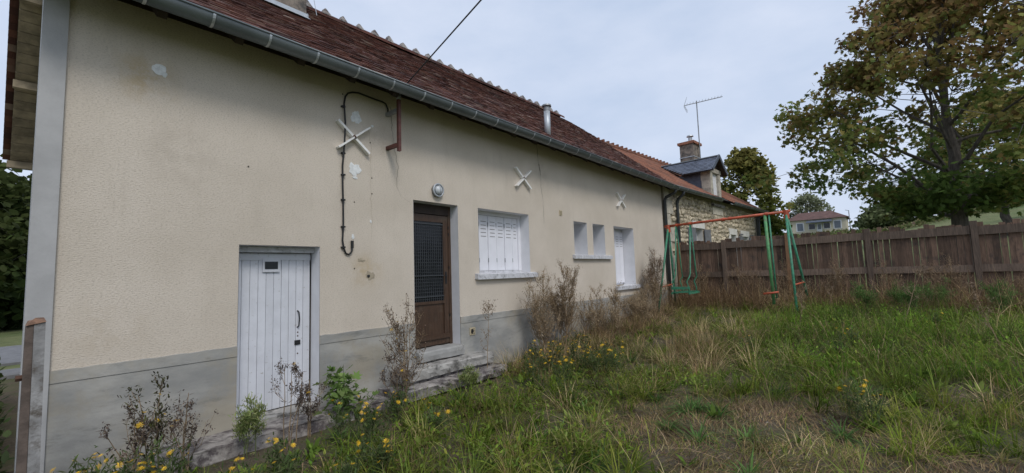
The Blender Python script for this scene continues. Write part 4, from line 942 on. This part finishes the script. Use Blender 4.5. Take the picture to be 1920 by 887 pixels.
x, y = pick(9000, .6, 6, -3.2, -.3, g(lambda x, y: ((y < -1.1) | (x > 2.7))*np.clip(gclump(x, y)*1.2, .1, 1)*(1-bare(x, y)))); n = len(x)
parts.append((LEAF[0], LEAF[1], np.stack([x, y, hz(x, y)+U(n, .01, .16)], -1), rot_yaw_tilt(U(n, 0, 6.28), U(n, .5, 1.6)), sc3(U(n, .03, .07), U(n, .010, .025)), tone_shift(cols(n, GREENS+WEED), x, y)))
# dark tangle at the house corner on the left
x, y = pick(5000, -1.5, .12, -.4, 4.5, lambda x, y: np.ones_like(x)); n = len(x)
parts.append((LEAF[0], LEAF[1], np.stack([x, y, U(n, .0, .55)], -1), rot_yaw_tilt(U(n, 0, 6.28), U(n, .4, 1.6)), sc3(U(n, .05, .11), U(n, .02, .05)), cols(n, [(.04, .06, .02), (.06, .08, .03)])))
link('ground_weeds', scatter_mesh('ground_weeds', parts), 'leafy', label='low broad leaved weeds through the grass', kind='stuff')
# small pale stones on the worn soil
x, y = pick(120, 3, 6, -5.6, -2.5, lambda x, y: bare(x, y)); mb = MB()
for a, b in zip(x, y):
    s_ = random.uniform(.004, .012); z_ = float(hz(a, b)); mb.add([(a-s_, b-s_*.7, z_), (a+s_, b-s_*.8, z_), (a+s_*.8, b+s_, z_), (a-s_*.9, b+s_*.7, z_), (a, b, z_+s_*.8)], [(0, 1, 4), (1, 2, 4), (2, 3, 4), (3, 0, 4)])
mb.build('gravel', 'old_concrete', label='scattered pale pebbles on the worn soil', kind='stuff')

# ------------------------------------------------------------------ single weeds
def v3(a): return np.array(a, float)
def weed(name, x, y, h, kind, label, group=None, spread=.35, nbr=22, seed=0, flowers=0, cat='weed', lean=(0, 0), pal=None, stem='stem_dry'):
    """one plant: main stem(s), ascending side branches with twigs, leaves or seed heads, optional yellow flowers"""
    rr = np.random.default_rng(seed+101); z0 = float(hz(x, y))-.02
    t_ = thing(name, (x, y, z0+.02), label, cat, group); sb = MB(); tips = []; leafp = []
    nst = {'dry': 5, 'dark': 4, 'spike': 3, 'leafy': 4, 'plume': 3, 'thin': 1, 'yellow': 4}[kind]
    for s_ in range(nst):
        a = rr.uniform(0, 6.28); hh = h*(1 if s_ == 0 else rr.uniform(.55, .95)); d = spread*(.15 if s_ == 0 else rr.uniform(.3, 1))*.6
        base = v3((x+rr.normal(0, .03), y+rr.normal(0, .03), z0)); top = base+v3((math.cos(a)*d+lean[0], math.sin(a)*d+lean[1], hh)); P_ = []
        top[1] = min(top[1], -.05)
        for k in range(6): q = k/5; P_.append(base*(1-q)+top*q+v3((math.cos(a), math.sin(a), 0))*(-.12*d*math.sin(q*3.14))+rr.normal(0, .008, 3)*h*(0 < k < 5))
        r0 = .006*(.6+.5*h); sb.tube(P_, [r0*(1-.12*k) for k in range(6)], 4, False)
        for b in range(max(3, nbr//nst)):
            q = rr.uniform({'dry': .18, 'leafy': .1}.get(kind, .3), .97); i = min(4, int(q*5)); o = P_[i]+(P_[i+1]-P_[i])*(q*5-i); an = rr.uniform(0, 6.28)
            L = spread*(1.15-q*.75)*rr.uniform(.5, 1.1); up = {'dry': 1.1, 'dark': .9, 'spike': 1.6, 'leafy': .25, 'plume': 1.2, 'thin': .8, 'yellow': 1.5}[kind]
            e = o+v3((math.cos(an)*L*.8, math.sin(an)*L*.8, L*up)); e[1] = min(e[1], -.04) if e[0] > 0 else e[1]; m_ = (o+e)/2+v3((math.cos(an), math.sin(an), -.4))*L*.12
            sb.tube([o, m_, e], [r0*.5, r0*.4, r0*.25], 3, False); tips.append(e); leafp += [o*.6+e*.4, m_]
            if kind in ('dry', 'dark', 'thin', 'plume'):
                for _ in range(5 if kind != 'thin' else 3):
                    q2 = rr.uniform(.3, 1); o2 = o*(1-q2)+e*q2; e2 = o2+rr.normal(0, .3, 3)*L*.55+v3((0, 0, L*.35)); e2[1] = min(e2[1], -.03); sb.tube([o2, e2], [r0*.28, r0*.18], 3, False); tips.append(e2); leafp.append((o2+e2)/2)
        leafp += [P_[k]+rr.normal(0, .01, 3) for k in range(1, 6)]
    sb.build('stem', stem, t_)
    tips = np.array(tips); leafp = np.array(leafp); nT, nL = len(tips), len(leafp); parts = []
    Rr = lambda n, a, b: rr.uniform(a, b, n)
    def cl(n, st_, j=.2): s2 = np.array(st_); return np.clip(s2[rr.integers(0, len(s2), n)]*(1+rr.normal(0, j, (n, 1))), .004, 1)
    if kind in ('dry', 'thin', 'dark'):
        pal_ = pal or {'dry': [(.33, .25, .15), (.42, .33, .21), (.24, .175, .105)], 'thin': [(.24, .175, .12)], 'dark': [(.10, .075, .065), (.14, .105, .085), (.07, .055, .048)]}[kind]
        m_ = {'dry': 5, 'thin': 3, 'dark': 6}[kind]; p_ = np.repeat(tips, m_, 0)+rr.normal(0, .012 if kind == 'dark' else .02, (nT*m_, 3)); n = len(p_)
        sz = .018 if kind != 'dark' else .020; parts.append((LEAF[0], LEAF[1], p_, rot_yaw_tilt(Rr(n, 0, 6.28), Rr(n, 0, 3)), sc3(Rr(n, .5, 1.2)*sz, Rr(n, .5, 1)*sz*.7), cl(n, pal_)))
        p_ = np.repeat(leafp, 2, 0); n = len(p_); parts.append((LEAF[0], LEAF[1], p_, rot_yaw_tilt(Rr(n, 0, 6.28), Rr(n, .6, 2.6)), sc3(Rr(n, .02, .06), Rr(n, .005, .014)), cl(n, pal_)))
    elif kind == 'spike':
        p_ = np.repeat(np.concatenate([leafp, tips]), 9, 0); p_ = p_+rr.normal(0, .022, p_.shape); n = len(p_)
        parts.append((LEAF[0], LEAF[1], p_, rot_yaw_tilt(Rr(n, 0, 6.28), Rr(n, .2, 1.6)), sc3(Rr(n, .015, .05), Rr(n, .006, .016)), cl(n, pal or [(.055, .055, .025), (.08, .085, .03), (.05, .04, .03)])))
    elif kind == 'plume':
        p_ = np.repeat(np.concatenate([leafp, tips, tips]), 4, 0); p_ = p_+rr.normal(0, .02, p_.shape); n = len(p_)
        parts.append((LEAF[0], LEAF[1], p_, rot_yaw_tilt(Rr(n, 0, 6.28), Rr(n, .2, 1.4)), sc3(Rr(n, .02, .06), Rr(n, .004, .010)), cl(n, pal or [(.26, .31, .11), (.20, .27, .09), (.32, .33, .14)])))
    elif kind == 'leafy':
        p_ = np.concatenate([tips, tips, leafp]); p_ = p_+rr.normal(0, .02, p_.shape); n = len(p_); p_[:, 1] = np.minimum(p_[:, 1], -.06)
        parts.append((LOBED[0], LOBED[1], p_, rot_yaw_tilt(Rr(n, 0, 6.28), Rr(n, 1.0, 2.3), Rr(n, -1, 1)), sc3(Rr(n, .06, .12), Rr(n, .06, .12)), cl(n, [(.16, .25, .07), (.12, .20, .055), (.20, .27, .09)])))
    elif kind == 'yellow':
        p_ = np.repeat(leafp, 3, 0); p_ = p_+rr.normal(0, .03, p_.shape); n = len(p_)
        parts.append((LEAF[0], LEAF[1], p_, rot_yaw_tilt(Rr(n, 0, 6.28), Rr(n, .4, 1.7)), sc3(Rr(n, .03, .08), Rr(n, .006, .018)), cl(n, pal or [(.08, .12, .035), (.06, .095, .03), (.10, .12, .05)])))
    link({'dry': 'seed_heads', 'dark': 'seed_heads', 'thin': 'seed_heads'}.get(kind, 'leaves'), scatter_mesh('leaves', parts), 'leafy' if kind in ('leafy', 'yellow', 'plume', 'spike') else 'dry_leafy', t_, kind='stuff')
    if flowers:
        ids = rr.permutation(nT)[:flowers]
        for i in ids:
            o = link('flower', FLOWER[rr.integers(0, 3)], None, t_); o.location = tips[i]+v3((0, 0, .008)); o.rotation_euler = (rr.normal(0, .45), rr.normal(0, .45), rr.uniform(0, 6)); s_ = rr.uniform(.8, 1.25); o.scale = (s_, s_, s_)
    return t_
FLOWER = []
for q in range(3):
    mb = MB(); n = 11+q; rr_ = random.Random(q)
    for ring, (r1, zt) in enumerate(((.024, .005), (.015, .011))):
        for k in range(n):
            a = 2*math.pi*(k+.5*ring)/n+rr_.uniform(-.1, .1); w_ = 2.6/n; rl = r1*rr_.uniform(.85, 1.1)
            mb.add([(0, 0, .001), (rl*.6*math.cos(a-w_*.5), rl*.6*math.sin(a-w_*.5), zt*.7), (rl*math.cos(a), rl*math.sin(a), zt), (rl*.6*math.cos(a+w_*.5), rl*.6*math.sin(a+w_*.5), zt*.7)], [(0, 1, 2, 3)])
    me = mb.mesh('flower'); me.materials.append(MATS['petal_yellow']); FLOWER.append(me)

weed('dead_weed', 3.02, -.62, 1.32, 'dry', 'tall dead brown weed standing before the steps of the brown door', spread=.34, nbr=36, seed=1, flowers=7, pal=[(.12, .085, .06), (.17, .12, .085), (.09, .065, .045)])
weed('dead_weed', 2.92, -.66, .62, 'dark', 'dark seed headed weed at the foot of the tall dead weed by the steps', spread=.40, nbr=22, seed=2, flowers=3)
weed('flowering_weed', .84, -.52, .80, 'spike', 'dark spiky weed with yellow flowers at the near end of the grey plinth', spread=.20, nbr=20, seed=3, flowers=6)
weed('seeding_weed', .70, -.55, .62, 'dark', 'thin seeding weed left of the dark spiky weed by the plinth', spread=.30, nbr=8, seed=4)
weed('seeding_weed', 1.02, -.50, .66, 'dark', 'thin seeding weed right of the dark spiky weed by the plinth', spread=.28, nbr=7, seed=5, flowers=2)
weed('seeding_weed', 1.84, -.52, .72, 'dark', 'dark seed headed weed in front of the white plank door', spread=.30, nbr=14, seed=6, flowers=2)
weed('seeding_weed', 2.02, -.50, .55, 'dark', 'shorter seed headed weed before the right jamb of the white plank door', spread=.24, nbr=9, seed=61)
weed('feathery_weed', 1.47, -.60, .46, 'plume', 'pale green feathery weed before the left edge of the white plank door', spread=.13, nbr=22, seed=7, stem='stem_green')
weed('leafy_sapling', 2.40, -.42, .62, 'leafy', 'green sapling with lobed leaves right of the white plank door', spread=.34, nbr=26, seed=8, cat='sapling', stem='stem_green')
weed('stalk_weed', 4.62, -.42, 1.12, 'thin', 'single thin dry stalk at the right end of the door steps', spread=.22, nbr=12, seed=9, lean=(.0, -.02))
weed('feathery_weed', 4.05, -.62, .30, 'plume', 'small green feathery weed at the foot of the door steps', spread=.12, nbr=18, seed=10, stem='stem_green')
weed('dead_bush', 5.92, -.42, 1.42, 'dry', 'pale dead bush under the right end of the shuttered window sill', spread=.42, nbr=110, seed=11, cat='bush')
weed('dead_bush', 6.62, -.40, 1.50, 'dry', 'dense dark brown dead bush between the shuttered window and the narrow windows', spread=.40, nbr=170, seed=12, cat='bush', pal=[(.25, .18, .105), (.32, .24, .145), (.18, .125, .075)])
weed('dead_bush', 10.9, -.32, 1.55, 'dry', 'tall purplish brown dead bush beside the left swing legs', spread=.40, nbr=140, seed=13, cat='bush', pal=[(.20, .135, .095), (.16, .105, .075), (.26, .185, .13)])
for k, (a, b, h, lab) in enumerate(((7.3, -.45, .75, 'dry brown weed by the wall left of the narrow windows'), (7.8, -.4, .95, 'dry brown weed by the wall under the left narrow window'), (8.5, -.45, .85, 'dry brown weed by the wall under the right narrow window'),
        (9.1, -.5, .62, 'dry brown weed by the wall between the narrow windows and the tall window'), (9.7, -.4, .55, 'low dry weed under the left end of the tall window sill'), (10.2, -.45, .7, 'dry weed under the right end of the tall window sill'),
        (10.55, -.55, .75, 'dry weed just left of the tall purplish bush by the swing'), (7.6, -.8, .5, 'low dry weed in front of the weeds under the left narrow window'), (8.9, -.85, .45, 'low dry weed in front of the weeds under the right narrow window'))):
    weed('dead_weed', a, b, h, 'dry', lab, 'dry weeds along the far half of the wall', spread=.36, nbr=48, seed=20+k)
ORD = 'first second third fourth fifth sixth seventh eighth ninth tenth eleventh twelfth thirteenth'.split()
for k, (a, b, h) in enumerate([(12.5, -.5-.62*i+.2*math.sin(i*2.3), .7+.4*abs(math.sin(i*1.9))) for i in range(13)]):
    weed('dead_weed', a, b, h, 'dry', 'dry brown weed against the board fence, %s from the house' % ORD[k], 'dry weeds along the fence', spread=.38, nbr=40, seed=40+k, pal=[(.24, .165, .10), (.32, .225, .14), (.17, .115, .07)])
def fl_group(pts, label, group, seed, hr=(.25, .42), nf=(2, 6)):
    for i, (a, b) in enumerate(pts):
        weed('yellow_flower_plant', a, b, random.uniform(*hr), 'yellow', label, group, spread=.16, nbr=14, seed=seed+i, flowers=random.randint(*nf), cat='flower', stem='stem_green')
P_ = lambda n, x0, x1, y0, y1: [(random.uniform(x0, x1), random.uniform(y0, y1)) for _ in range(n)]
fl_group(P_(20, 4.3, 6.1, -2.0, -.75), 'yellow flowered plant in the flower patch right of the door steps', 'yellow flowers right of the steps', 200, hr=(.34, .52), nf=(5, 10))
fl_group(P_(7, 1.9, 3.3, -1.5, -.8), 'yellow flowered plant in the grass before the tall dead weed', 'yellow flowers before the dead weed', 300)
fl_group(P_(5, 1.5, 2.1, -2.2, -1.6), 'yellow flowered plant at the lower edge of the grass below the white door', 'yellow flowers at the lower edge', 400, (.2, .3))
fl_group(P_(8, .42, 1.0, -.95, -.6), 'yellow flowered plant in the clump at the near end of the plinth', 'yellow flowers at the near end', 500)
fl_group(P_(4, 1.1, 1.7, -1.5, -1.15), 'yellow flowered plant in front of the concrete slab', 'yellow flowers before the slab', 550, (.2, .3))
fl_group([(5.05, -4.65), (5.25, -4.5)], 'yellow flowered plant at the edge of the worn patch', 'yellow flowers by the worn patch', 600)
fl_group([(7.5, -4.3), (7.9, -4.4), (9.6, -5.4), (7.2, -3.2)], 'yellow flowered plant in the lush grass before the fence', 'yellow flowers in the lush grass', 640)
for i, (a, b) in enumerate([(11.0, -4.5), (11.5, -4.95), (10.8, -5.2), (11.7, -5.6), (11.2, -6.3)]):
    weed('feathery_weed', a, b, .55, 'plume', 'green feathery weed in the lush corner before the fence, %s from the swing' % ORD[i], 'feathery weeds before the fence', spread=.34, nbr=22, seed=700+i, stem='stem_green', pal=[(.10, .19, .045), (.13, .21, .06), (.085, .15, .04)])
for i, (a, b, h) in enumerate([(9.8, -5.0, 1.1), (10.4, -6.6, 1.0), (8.4, -5.9, .9), (9.0, -3.6, .95), (11.2, -3.9, 1.0), (11.8, -6.8, 1.1)]):
    weed('stalk_weed', a, b, h, 'thin', 'thin leaning dry stalk in the lush grass, %s nearest to the camera' % ORD[(3, 4, 0, 1, 2, 5)[i]], 'dry stalks in the lush grass', spread=.3, nbr=9, seed=750+i, lean=(random.uniform(-.3, .3), random.uniform(-.4, .4)))

# ------------------------------------------------------------------ trees
def tree(name, base, label, crown, leaves, leaf, pal, seed, trunk_r, limbs, group=None, bare_tips=0, cat='tree', clusters=420, csize=.55, shell=.5, dome=(1.6, .5), rise=(.9, 2.6), limb=.5, under=(2, .75), hang=(.7, 2.4)):
    """tapered trunk and limbs; leaves in clumps on twigs inside crown(z) = radius; crown = (z_low, z_wide, z_top, r_max)"""
    rr = np.random.default_rng(seed); bx_, by_, bz_ = base; zl, zw, zt, rm = crown
    t_ = thing(name, base, label, cat, group); tb_ = MB()
    def rad(z): 
        if z < zw: return rm*max(.15, 1-((zw-z)/(zw-zl+.01))**under[0]*under[1])
        return rm*(max(0, 1-((z-zw)/(zt-zw))**dome[0])**dome[1])
    # trunk
    P_ = [v3((bx_+rr.normal(0, .06)*(k > 0), by_+rr.normal(0, .06)*(k > 0), bz_-.3+(zt*.82-bz_)*k/9)) for k in range(10)]
    tb_.tube(P_, [trunk_r*(1.25 if k == 0 else 1-.095*k) for k in range(10)], 9); ends = []
    for i in range(limbs):
        z = bz_+(zl-bz_)*.8+(zt*.8-zl)*(i/limbs)**1.1; k = min(8, (z-P_[0][2])/(P_[9][2]-P_[0][2])*9); o = P_[int(k)]+(P_[int(k)+1]-P_[int(k)])*(k-int(k))
        an = i*2.4+rr.uniform(-.4, .4); ze = min(zt*.96, z+rr.uniform(*rise)*(rm/6)+(1 if i > limbs*.5 else 0)); L = rad(ze)*rr.uniform(.65, .95)
        e = v3((bx_+math.cos(an)*L, by_+math.sin(an)*L, ze)); m_ = o*.5+e*.5+v3((0, 0, -.25*rm/6)); r0 = trunk_r*limb*(1-.56*i/limbs)
        LP = [o, o*.72+m_*.28+rr.normal(0, .05, 3), m_+rr.normal(0, .15, 3), m_*.45+e*.55+rr.normal(0, .12, 3), e]; tb_.tube(LP, [r0, r0*.8, r0*.55, r0*.35, r0*.12], 6, False)
        ends.append((LP, r0))
    # clumps
    cl_ = []
    tries = 0
    while len(cl_) < clusters and tries < clusters*20:
        tries += 1; z = rr.uniform(zl, zt); a = rr.uniform(0, 6.28); R_ = rad(z)
        if R_ <= .1: continue
        q = math.sqrt(rr.uniform(shell**2, 1)) if rr.random() < .75 else math.sqrt(rr.uniform(.03, 1)); r_ = R_*q*(1+.16*float(vnoise(a*2, z*.7, 1.3, seed))+.1*float(vnoise(a*5, z*1.6, 1.2, seed+3)))
        c = v3((bx_+r_*math.cos(a), by_+r_*math.sin(a), z))
        if vnoise(c[0]*.9+c[2]*.8, c[1]*.9-c[2]*.6, 1.1, seed+5) < -.22: continue      # gaps
        cl_.append(c)
    cl_ = np.array(cl_)
    # twigs join each clump to the nearest limb point
    LPs = np.array([p for LP, _ in ends for p in LP[1:]]+P_[4:])
    for c in cl_:
        i = int(np.argmin(((LPs-c)**2).sum(1)+np.where(LPs[:, 2] > c[2]+.4, 3, 0))); o = LPs[i]; tb_.tube([o, (o+c)/2+rr.normal(0, .12, 3)-v3((0, 0, .1)), c], [trunk_r*.06+.006, trunk_r*.035+.004, .004], 3, False)
    tb_.build('trunk', 'bark', t_)
    per = max(1, leaves//len(cl_)); cz = np.repeat(cl_, per, 0); n = len(cz); p_ = cz+np.clip(rr.normal(0, csize, (n, 3)), -1.7*csize, 1.7*csize)*np.array([1, 1, .62])*np.repeat(rr.uniform(.6, 1.25, len(cl_)), per)[:, None]
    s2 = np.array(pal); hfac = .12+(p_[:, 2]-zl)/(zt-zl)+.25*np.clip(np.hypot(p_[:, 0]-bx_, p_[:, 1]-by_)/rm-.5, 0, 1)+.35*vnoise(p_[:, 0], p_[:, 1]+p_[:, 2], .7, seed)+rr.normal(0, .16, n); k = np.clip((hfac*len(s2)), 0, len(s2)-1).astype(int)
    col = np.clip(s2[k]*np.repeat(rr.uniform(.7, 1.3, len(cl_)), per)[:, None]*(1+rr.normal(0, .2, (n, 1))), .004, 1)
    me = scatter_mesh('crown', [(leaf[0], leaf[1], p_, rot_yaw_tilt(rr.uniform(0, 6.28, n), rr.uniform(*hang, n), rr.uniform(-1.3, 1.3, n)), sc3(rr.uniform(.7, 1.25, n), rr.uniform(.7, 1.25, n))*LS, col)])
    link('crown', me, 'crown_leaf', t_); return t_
LS = .175
MAPLE = [(.085, .135, .035), (.115, .165, .04), (.15, .185, .05), (.19, .195, .055), (.225, .19, .06), (.235, .165, .06), (.215, .13, .055)]
tree('maple_tree', (22.9, -7.1, float(hz(22.9, -7.1))), 'large maple turning rust brown behind the fence', (3.4, 4.8, 13.7, 6.4), 25000, LOBED, MAPLE, 11, .28, 24, clusters=430, csize=.33, dome=(1.0, .80), rise=(1.6, 4.2), limb=.36, under=(.6, .85), hang=(1.3, 2.9))
LS = .24
OLIVE = [(.085, .11, .028), (.115, .14, .034), (.15, .165, .045), (.21, .19, .055)]
tree('leafy_tree', (33.5, 2.0, float(hz(33.5, 2.0))), 'yellow green tree showing past the end of the stone house', (3.0, 5.0, 9.5, 2.0), 7000, LEAF, OLIVE, 12, .2, 10, clusters=170, csize=.32)
tree('leafy_tree', (35.0, 1.5, float(hz(35.0, 1.5))), 'lower green bush tree between the stone house and the far house', (2.6, 3.2, 5.0, 1.2), 3500, LEAF, [(.06, .10, .028), (.08, .125, .03)], 13, .12, 7, clusters=110, csize=.4)
tree('leafy_tree', (42, -11.2, float(hz(42, -11.2))), 'second tree with bare trunk behind the maple at the right edge', (5.2, 7, 12, 4.6), 12000, LOBED, MAPLE[:5], 14, .28, 12, clusters=240, csize=.5)
LS = .5
for i, (a, b, h, r_, lab) in enumerate(((98, -9, 6.2, 5.0, 'dark green tree on the rise right of the far house'), (104, -15, 6.8, 5.5, 'round green tree on the rise above the fence middle'), (96, -5.2, 3.6, 3.0, 'low bush beside the lattice pylon on the rise'), (128, 8, 9.5, 5.0, 'pale green tree behind the far house roof'))):
    z_ = float(hz(a, b)); tree('far_tree', (a, b, z_), lab, (z_+.4, z_+h*.4, z_+h, r_), 3600, LEAF, [(.10, .135, .055), (.125, .16, .065), (.15, .175, .08)] if i != 3 else [(.19, .21, .12), (.23, .25, .15)], 30+i, .25, 7, clusters=90, csize=.7)  # distance haze is put into these leaf colours, lightened for it
# hedge and scrub on the crest of the field
x, y = pick(16000, 84, 97, -60, 40, lambda x, y: np.ones_like(x)*np.clip(.6+.6*vnoise(x, y, .35, 4), .1, 1)); n = len(x)
link('scrub', scatter_mesh('scrub', [(LEAF[0], LEAF[1], np.stack([x, y, hz(x, y)+U(n, .0, .5)*(1+.6*vnoise(x, y, .3, 6))], -1), rot_yaw_tilt(U(n, 0, 6.28), U(n, .2, 1.6)), sc3(U(n, .3, .7), U(n, .15, .4)), cols(n, [(.11, .14, .045), (.17, .165, .07), (.085, .12, .035), (.21, .185, .10)]))]), 'leafy', label='rough scrub and grass on the rise behind the fence', kind='stuff')
# trees at the far left behind the house
LS = .26
for i, (a, b, h, r_, lab) in enumerate(((-1.2, 21, 6.2, 3.2, 'dark green tree beyond the road at the left edge'), (2.6, 25, 6.6, 3.4, 'dark green tree beyond the road partly hidden by the house'), (-6, 23, 7.5, 3.4, 'dark green tree beyond the road outside the left edge'))):
    tree('hedge_tree', (a, b, 0), lab, (.1, 1.6, h, r_), 12000, LEAF, [(.035, .055, .018), (.05, .075, .022), (.075, .095, .03)], 50+i, .18, 8, clusters=260, csize=.5)

# ------------------------------------------------------------------ far house and poles
fh = thing('far_house', (109, 4.0, float(hz(109, 4))), 'small cream bungalow with brown roof on the hill behind the fence', 'house')
zb = float(hz(109, 4))-.6; fx = 107.0; y0, y1 = -.2, 9.4; zt = 10.45
mb = MB(); mb.box(fx, fx+7, y0, y1, zb, zt); mb.build('wall', 'house_cream', fh)
mb = MB(); ov = .5; A_, B_, C_, D_ = (fx-ov, y0-ov, zt), (fx-ov, y1+ov, zt), (fx+7+ov, y1+ov, zt), (fx+7+ov, y0-ov, zt); e1, e2 = (fx+3.5, y0+2.6, zt+1.85), (fx+3.5, y1-1.5, zt+1.85)
mb.add([A_, B_, C_, D_, e1, e2], [(0, 4, 5, 1), (2, 5, 4, 3), (0, 3, 4), (1, 5, 2), (0, 1, 2, 3)]); mb.build('roof', 'far_roof', fh)
for yc, w_, z0, z1 in ((7.4, .5, 8.3, 9.8), (1.2, .5, 8.4, 9.8)):
    wn = MB().box(fx-.06, fx-.005, yc-w_-.18, yc+w_+.18, z0-.15, z1+.15).build('window', 'white_paint', fh); MB().box(fx-.09, fx-.061, yc-w_, yc+w_, z0, z1).build('pane', 'glass_window', wn)
dr = MB().box(fx-.08, fx-.005, 3.7, 4.6, 7.4, 9.6).build('door', 'white_paint', fh); MB().box(fx-.1, fx-.081, 3.9, 4.4, 8.4, 9.4).build('pane', 'glass_window', dr)
for yc in (5.4, 2.9):
    wn = MB().box(fx-.06, fx-.005, yc-.6, yc+.6, 8.4, 9.6).build('window', 'white_paint', fh); MB().box(fx-.09, fx-.061, yc-.5, yc+.5, 8.5, 9.5).build('pane', 'glass_dark', wn)
MB().add([(fx-1.8, 2.0, 9.85), (fx-1.8, 6.2, 9.85), (fx-.01, 6.2, 10.25), (fx-.01, 2.0, 10.25), (fx-1.8, 2.0, 9.65), (fx-1.8, 6.2, 9.65), (fx-.01, 6.2, 10.05), (fx-.01, 2.0, 10.05)], [(0, 1, 2, 3), (4, 7, 6, 5), (0, 4, 5, 1), (0, 3, 7, 4), (1, 5, 6, 2)]).build('porch_roof', 'slate', fh)
fh2 = thing('far_house', (60, -20.5, float(hz(60, -20))), 'low far building with brown roof at the right edge behind the maple', 'house')
z_ = float(hz(60, -20)); MB().box(58, 64, -27, -17.5, z_-.5, z_+2.4).build('wall', 'house_cream', fh2)
MB().add([(57.6, -27.5, z_+2.4), (57.6, -17, z_+2.4), (64.4, -17, z_+2.4), (64.4, -27.5, z_+2.4), (61, -27.5, z_+4.2), (61, -17, z_+4.2)], [(0, 4, 5, 1), (2, 5, 4, 3), (0, 3, 4), (1, 5, 2), (0, 1, 2, 3)]).build('roof', 'far_roof', fh2)
zp = float(hz(100, -.8)); pole = thing('utility_pole', (100, -1.0, zp), 'thin grey pole right of the far house', 'pole')
MB().tube([(100, -1.0, zp-.3), (100, -1.0, zp+4.2)], [.09, .06], 8).build('shaft', 'grey_metal', pole); MB().tube([(100, -1.0, zp+4.15), (100, -.5, zp+4.3)], .05, 6).build('arm', 'grey_metal', pole)
zp = float(hz(96, -4.6)); py_ = thing('lattice_pylon', (96, -4.9, zp), 'small white lattice pylon on the rise left of the maple', 'pylon')
for sg in (-1, 1): MB().bar((96, -4.9+sg*.9, zp-.2), (96, -4.9+sg*.35, zp+4.4), .13, .13).build('leg', 'white_paint', py_)
for k in range(4): q = .9-.13*k; MB().bar((96, -4.9-q, zp+.6+k), (96, -4.9+q, zp+.6+k), .09, .09).build('rung', 'white_paint', py_)
